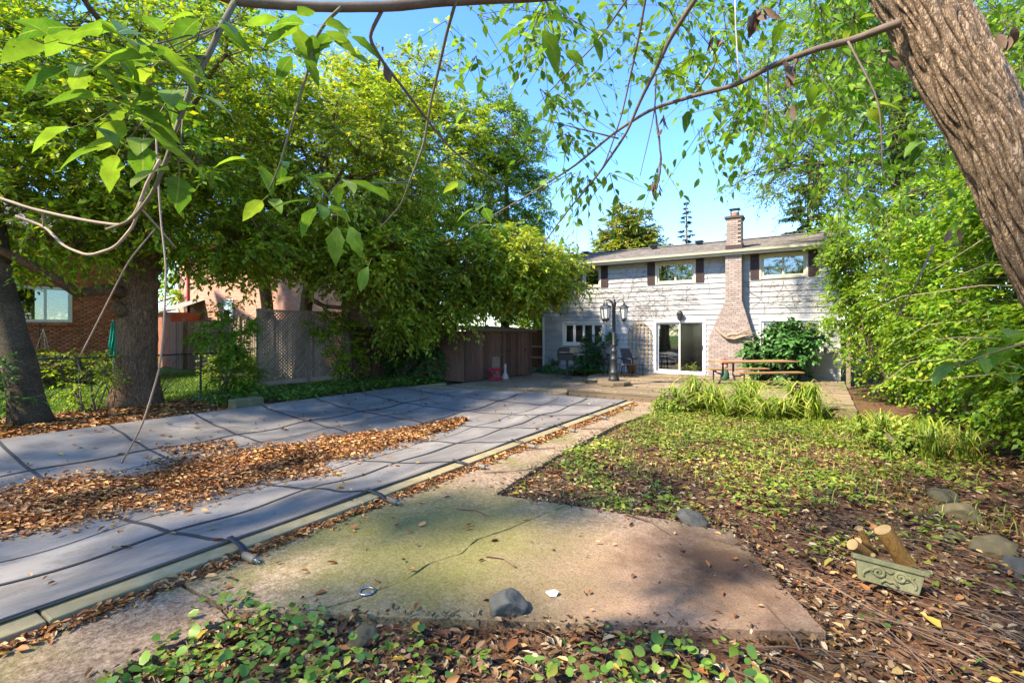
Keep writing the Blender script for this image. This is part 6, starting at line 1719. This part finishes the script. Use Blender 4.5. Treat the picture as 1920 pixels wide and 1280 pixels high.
def mnear(name, col):
    m, nt, b = newmat(name)
    oi = nt.nodes.new('ShaderNodeObjectInfo'); rp = ramp(nt, col); nt.links.new(oi.outputs['Random'], rp.inputs[0])
    tc = nt.nodes.new('ShaderNodeTexCoord'); sx = nt.nodes.new('ShaderNodeSeparateXYZ'); nt.links.new(tc.outputs['Object'], sx.inputs[0])
    ab = nt.nodes.new('ShaderNodeMath'); ab.operation = 'ABSOLUTE'; nt.links.new(sx.outputs[0], ab.inputs[0])
    # midrib and side veins
    mr = nt.nodes.new('ShaderNodeMapRange'); mr.inputs[1].default_value = .006; mr.inputs[2].default_value = .018; nt.links.new(ab.outputs[0], mr.inputs[0])
    vy = nt.nodes.new('ShaderNodeMath'); vy.operation = 'MULTIPLY_ADD'; vy.inputs[1].default_value = -.9; nt.links.new(ab.outputs[0], vy.inputs[0]); nt.links.new(sx.outputs[1], vy.inputs[2])
    ml = nt.nodes.new('ShaderNodeMath'); ml.operation = 'MULTIPLY'; ml.inputs[1].default_value = 60; nt.links.new(vy.outputs[0], ml.inputs[0])
    sn = nt.nodes.new('ShaderNodeMath'); sn.operation = 'SINE'; nt.links.new(ml.outputs[0], sn.inputs[0])
    mv = nt.nodes.new('ShaderNodeMapRange'); mv.inputs[1].default_value = .93; mv.inputs[2].default_value = 1.0; mv.inputs[3].default_value = 1; mv.inputs[4].default_value = .55; nt.links.new(sn.outputs[0], mv.inputs[0])
    mm = nt.nodes.new('ShaderNodeMath'); mm.operation = 'MULTIPLY'; nt.links.new(mr.outputs[0], mm.inputs[0]); nt.links.new(mv.outputs[0], mm.inputs[1])
    c = mixc(nt, mm.outputs[0], (.24, .30, .08), rp.outputs[0])
    n1 = noise(nt, coords(nt, world=True), 14, 6); r1 = ramp(nt, [(.72, .72, .72), (1.2, 1.2, 1.2)], [.35, .65]); nt.links.new(n1.outputs[0], r1.inputs[0]); c = mixc(nt, 1, c, r1.outputs[0], 'MULTIPLY')
    n2 = noise(nt, coords(nt, world=True), 35, 3); r2 = ramp(nt, [(.35, .22, .1), (1, 1, 1)], [.27, .31]); nt.links.new(n2.outputs[0], r2.inputs[0]); c = mixc(nt, 1, c, r2.outputs[0], 'MULTIPLY')
    nt.links.new(c, b.inputs['Base Color']); b.inputs['Roughness'].default_value = .42; b.inputs['Specular IOR Level'].default_value = .45
    t = nt.nodes.new('ShaderNodeBsdfTranslucent'); c2 = mixc(nt, 1, c, (1.25, 1.25, .5), 'MULTIPLY'); nt.links.new(c2, t.inputs[0])
    ms = nt.nodes.new('ShaderNodeMixShader'); ms.inputs[0].default_value = .5; nt.links.new(b.outputs[0], ms.inputs[1]); nt.links.new(t.outputs[0], ms.inputs[2]); nt.links.new(ms.outputs[0], nt.nodes['Material Output'].inputs[0])
    bump(nt, b, mm.outputs[0], .3, .02)
    return m


MT['leaf_big'] = mnear('leaf_big', [(.07, .17, .025), (.13, .26, .03), (.20, .33, .035), (.30, .40, .05)])
MT['dead_big'] = mnoise('dead_big', [(.05, .03, .02), (.13, .08, .05), (.2, .13, .09)], 14, .8, .4)
BIG = [big_leaf(s, 'leaf_big') for s in range(6)]
DEAD = [big_leaf(20 + s, 'dead_big') for s in range(3)]
CAMV = Vector((0, 0, CZ))
RL = random.Random(21)


def put_leaf(par, pos, direction, nrm, L, meshes=BIG, wscale=1.0):
    me = RL.choice(meshes); o = bpy.data.objects.new('leaf', me); COL.objects.link(o)
    y = Vector(direction).normalized(); x = y.cross(Vector(nrm)).normalized(); z = x.cross(y)
    pw_ = Vector((0, 0, 0)); q = par
    while q: pw_ += q.location; q = q.parent
    m = Matrix((x * L * wscale, y * L, z * L)).transposed().to_4x4(); m.translation = Vector(pos) - pw_
    o.parent = par; o.matrix_local = m; return o


RIGHT = Vector((CS, SN, 0)); FWD = Vector((-SN, CS, 0))
def fan(par, px_, py_, t, n, L, spread=(0, 6.28), drop=.16):
    c = pt(px_, py_, t); n = max(2, n - 1)
    for k in range(n):
        a = spread[0] + (spread[1] - spread[0]) * (k + RL.uniform(.2, .8)) / n
        d = RIGHT * math.cos(a) + FWD * math.sin(a) * .8 + Vector((0, 0, -drop + RL.uniform(-.25, .2)))
        nm = Vector((RL.uniform(-.35, .35), RL.uniform(-.35, .35), 1))
        put_leaf(par, c + d * (.3 * L), d, nm, L * RL.uniform(.7, 1.15))


bough = limb([(1600, -210, 2.75), (1380, -90, 2.7), (1150, -20, 2.6), (1000, -6, 2.5), (830, 2, 2.4), (730, 13, 2.35), (600, 14, 2.3), (500, 8, 2.25), (440, 4, 2.2), (330, -40, 2.15)], .030, .018)
h1 = limb([(440, 4, 2.2), (415, 50, 2.1), (390, 105, 2.05), (360, 160, 2.0), (340, 215, 1.98), (326, 256, 1.96), (312, 300, 1.95), (285, 365, 1.95), (245, 415, 1.96), (200, 430, 2.0)], .014, .006, 'branch_green', 'hanging_branch', None)
for (a, b, t, n, L) in ((300, 118, 1.75, 5, .17), (255, 62, 1.7, 5, .18), (170, 55, 1.65, 5, .19), (110, 80, 1.6, 4, .19), (165, 125, 1.7, 5, .17), (215, 185, 1.75, 5, .17), (330, 170, 1.85, 5, .16), (385, 30, 1.9, 5, .16), (160, 235, 1.75, 4, .16), (245, 215, 1.8, 4, .15), (270, 262, 1.8, 5, .18), (335, 322, 1.85, 3, .2), (230, 275, 1.8, 3, .18), (310, 70, 1.8, 4, .17)):
    fan(h1, a, b, t, n, L)
    MB().tube([pt(a, b, t), pt((a + 350) / 2, (b + 140) / 2 - 6, (t + 2) / 2), pt(*min(((415, 50, 2.1), (390, 105, 2.05), (360, 160, 2.0), (340, 215, 1.98), (326, 256, 1.96), (312, 300, 1.95)), key=lambda q: abs(q[1] - b)))], [.002, .003, .004], 5).build('twig', 'branch_green', h1, True)
h2 = limb([(640, 14, 2.3), (612, 40, 2.3), (590, 75, 2.3), (578, 130, 2.3), (560, 190, 2.3), (540, 255, 2.3), (525, 310, 2.3), (505, 355, 2.3)], .009, .004, 'branch_green', 'hanging_branch')
for (a, b, t, n, L) in ((590, 50, 2.2, 6, .17), (545, 35, 2.15, 4, .17), (640, 60, 2.25, 4, .15), (560, 95, 2.2, 4, .14), (530, 305, 2.3, 3, .14), (480, 300, 2.25, 3, .14), (500, 370, 2.3, 3, .14), (640, 90, 2.3, 3, .14)):
    fan(h2, a, b, t, n, L)
h3 = limb([(855, 2, 2.4), (838, 60, 2.5), (820, 140, 2.6), (806, 200, 2.65), (795, 270, 2.7), (770, 335, 2.7), (752, 385, 2.75), (715, 425, 2.8)], .009, .004, 'branch_green', 'hanging_branch')
for (a, b, t, n, L) in ((640, 335, 2.3, 5, .15), (600, 380, 2.25, 5, .15), (560, 330, 2.25, 4, .14), (690, 345, 2.5, 4, .13)):
    fan(h3, a, b, t, n, L)
MB().tube([pt(765, 342, 2.7), pt(700, 345, 2.5), pt(640, 338, 2.3), pt(600, 378, 2.25)], [.005, .004, .003, .002], 5).build('twig', 'branch_green', h3, True)
for (a, b, dx, dy, L) in ((632, 425, -8, 70, .17), (655, 425, 20, 45, .14), (690, 500, -20, 40, .12)):
    p0, p1 = pt(a, b, 2.2), pt(a + dx, b + dy, 2.2); put_leaf(h3, p0, p1 - p0, -FWD + Vector((0, 0, .3)), L)
h4 = limb([(720, 13, 2.35), (690, 70, 2.4), (720, 120, 2.5), (760, 170, 2.6), (800, 225, 2.75), (850, 285, 2.9), (900, 320, 3.0), (950, 355, 3.1)], .01, .004, 'branch_brown', 'hanging_branch')
for (a, b, t, n, L) in ((905, 385, 3.0, 4, .14), (930, 420, 3.0, 4, .13), (870, 340, 2.9, 3, .12), (880, 205, 2.8, 3, .12), (845, 145, 2.7, 3, .12)): fan(h4, a, b, t, n, L)
h5 = limb([(1690, 42, 2.62), (1660, 52, 2.66), (1600, 75, 2.75), (1530, 92, 2.8), (1450, 122, 2.9), (1380, 160, 3.0), (1300, 180, 3.1), (1220, 205, 3.2), (1150, 250, 3.3), (1080, 310, 3.4), (1000, 360, 3.5), (880, 430, 3.6)], .024, .004, 'branch_brown', 'branch')
h6 = limb([(1330, -40, 2.7), (1290, 20, 2.8), (1255, 75, 2.9), (1230, 130, 3.0), (1200, 190, 3.1), (1175, 250, 3.2), (1120, 330, 3.3), (1060, 400, 3.4), (1010, 470, 3.5)], .016, .004, 'branch_brown', 'branch')
h7 = limb([(1215, -30, 2.8), (1200, 60, 2.9), (1185, 130, 3.0), (1165, 220, 3.1), (1130, 320, 3.2), (1090, 360, 3.3)], .008, .003, 'branch_brown', 'branch')
for lst in ([(1175, 0, 2.8), (1120, 80, 2.9), (1060, 140, 3.0), (1005, 200, 3.1)], [(1230, 140, 3), (1228, 210, 3), (1200, 330, 3)], [(1300, 180, 3.1), (1350, 110, 3.0), (1310, 60, 2.9)], [(1160, 260, 3.2), (1060, 235, 3.3), (1000, 220, 3.3)],
            [(1440, 130, 2.9), (1440, 220, 2.9), (1420, 300, 2.9)], [(1590, 78, 2.7), (1650, 190, 2.6), (1655, 330, 2.6)], [(1750, 460, 2.5), (1720, 530, 2.5), (1680, 600, 2.6)]):
    limb(lst, .006, .002, 'branch_brown', 'twig')
for (a, b, t, n, L) in ((1005, 40, 2.2, 5, .17), (1050, 90, 2.3, 4, .13), (1110, 60, 2.5, 4, .11), (1330, 205, 2.8, 3, .12), (1290, 200, 2.8, 2, .12), (1530, 150, 2.7, 4, .12), (1480, 30, 2.6, 4, .12), (1620, 200, 2.7, 4, .13), (1560, 200, 2.7, 4, .12), (1740, 260, 2.9, 4, .13), (1600, 40, 2.9, 4, .13), (1440, 60, 2.8, 4, .12), (1360, 60, 2.9, 4, .12), (1700, 240, 2.9, 4, .12)):
    fan(h5, a, b, t, n, L)
# near leaves low at the right edge
h8 = limb([(1935, 640, 1.9), (1880, 655, 1.95), (1830, 672, 2.0), (1790, 690, 2.0)], .006, .003, 'branch_green', 'branch')
for (a, b, t, n, L) in ((1890, 650, 1.95, 5, .14), (1840, 665, 2.0, 5, .13), (1800, 680, 2.0, 4, .13), (1905, 620, 1.9, 3, .14), (1895, 700, 1.95, 3, .13)): fan(h8, a, b, t, n, L)
# dead leaf clusters
for (a, b, t, n, L) in ((1420, 25, 2.6, 7, .14), (1480, 120, 2.7, 7, .13), (1232, 340, 2.9, 5, .09), (1240, 230, 3.0, 4, .09), (1480, 190, 2.7, 4, .10), (718, 105, 2.4, 4, .09), (1340, 60, 2.9, 6, .09), (1660, 90, 2.7, 4, .10), (1885, 60, 2.4, 4, .13), (1790, 430, 2.5, 4, .09)):
    c = pt(a, b, t)
    for k in range(n): put_leaf(h5, c + Vector((RL.uniform(-.03, .03), RL.uniform(-.03, .03), RL.uniform(-.06, .04))), Vector((RL.uniform(-.7, .7), RL.uniform(-.7, .7), -1)), Vector((RL.uniform(-1, 1), RL.uniform(-1, 1), .4)), L * RL.uniform(.5, 1.05), DEAD, RL.uniform(.5, 1.0))
# the hanging dead vine in the sky gap
p = px_path([(1228, 200, 3.0), (1234, 250, 3.0), (1240, 300, 3.0), (1235, 340, 3.0), (1225, 368, 3.0)]); MB().tube(p, .006, 5, wob=.5).build('dead_vine', 'dead_big', h6)
# finer leafage of this tree overhead
cl = []
for (x0, x1, y0, y1, t0, t1, n_) in ((1000, 1300, -60, 190, 3.0, 4.5, 30), (1280, 1700, -120, 250, 3.0, 5.0, 115), (1560, 1960, -120, 380, 3.4, 5.5, 125), (1040, 1260, 180, 330, 3.2, 4.0, 9), (820, 1040, -40, 120, 3.0, 4.2, 14)):
    for _ in range(n_): cl.append(pt(RL.uniform(x0, x1), RL.uniform(y0, y1), RL.uniform(t0, t1)))
C = np.array([tuple(c) for c in cl]); O = runit(len(C)); O[:, 2] = -np.abs(O[:, 2])
P, D, N, L, W, a_, e_ = spray(C, O, 3, .42, 7, .078, .45, wid=.95)
leaves('crown', P, D, N, L, W, 'leaf_near', kt, T_LEAF)
X, Y, Z = frames(e_ - a_, np.tile([.1, .2, 1.], (len(a_), 1))); ln = np.linalg.norm(e_ - a_, axis=1)
inst('twigs', [(-1, 0, -.6), (1, 0, -.6), (0, 0, 1), (-.4, 1, -.2), (.4, 1, -.2), (0, 1, .4)], [(0, 1, 4, 3), (1, 2, 5, 4), (2, 0, 3, 5)], a_, X * .003, Y * ln[:, None], Z * .003, 'branch_brown', kt)['kind'] = 'stuff'
tag(MB().tube([pt(1377, -60, 2.6), pt(1379, 40, 2.6), pt(1383, 110, 2.6), pt(1386, 150, 2.6)], .004, 6).build('rope', 'rope', None, True), 'thin pale cord hanging from the branches above the chimney', 'rope')

# ------------------------------------------------------------------ pale vines on the left
v1 = MB(); v1.tube(px_path([(-20, 365, 7), (60, 392, 7), (150, 412, 7), (230, 424, 7), (255, 400, 7), (275, 345, 6.9), (300, 300, 6.8)]), .022, 8, wob=.14)
v1.tube(px_path([(30, 405, 7.4), (85, 425, 7.3), (120, 462, 7.2), (165, 480, 7.1), (215, 465, 7), (250, 425, 7), (264, 380, 6.9)]), .02, 8, wob=.14); v1.tube(px_path([(80, 395, 7), (82, 424, 7.2)]), .015, 5)
v1.tube(px_path([(264, 390, 7), (300, 430, 7.3), (330, 465, 7.6)]), .012, 5)
vv = v1.build('hanging_vine', 'vine_pale', None, True); tag(vv, 'thick pale vine looping across the trees at the left', 'vine')
v2 = MB(); v2.tube(px_path([(292, 240, 6.9), (300, 400, 6.85), (312, 500, 6.8), (308, 600, 6.75), (300, 690, 6.7), (268, 795, 6.7), (228, 868, 6.75)]), [.013] * 31, 5); v2.tube(px_path([(290, 430, 8.5), (240, 490, 8.6), (205, 560, 8.7), (150, 668, 8.8)]), .014, 5)
tag(v2.build('hanging_vine', 'vine_pale', None, True), 'long thin vine stem hanging straight down onto the pool cover', 'vine')
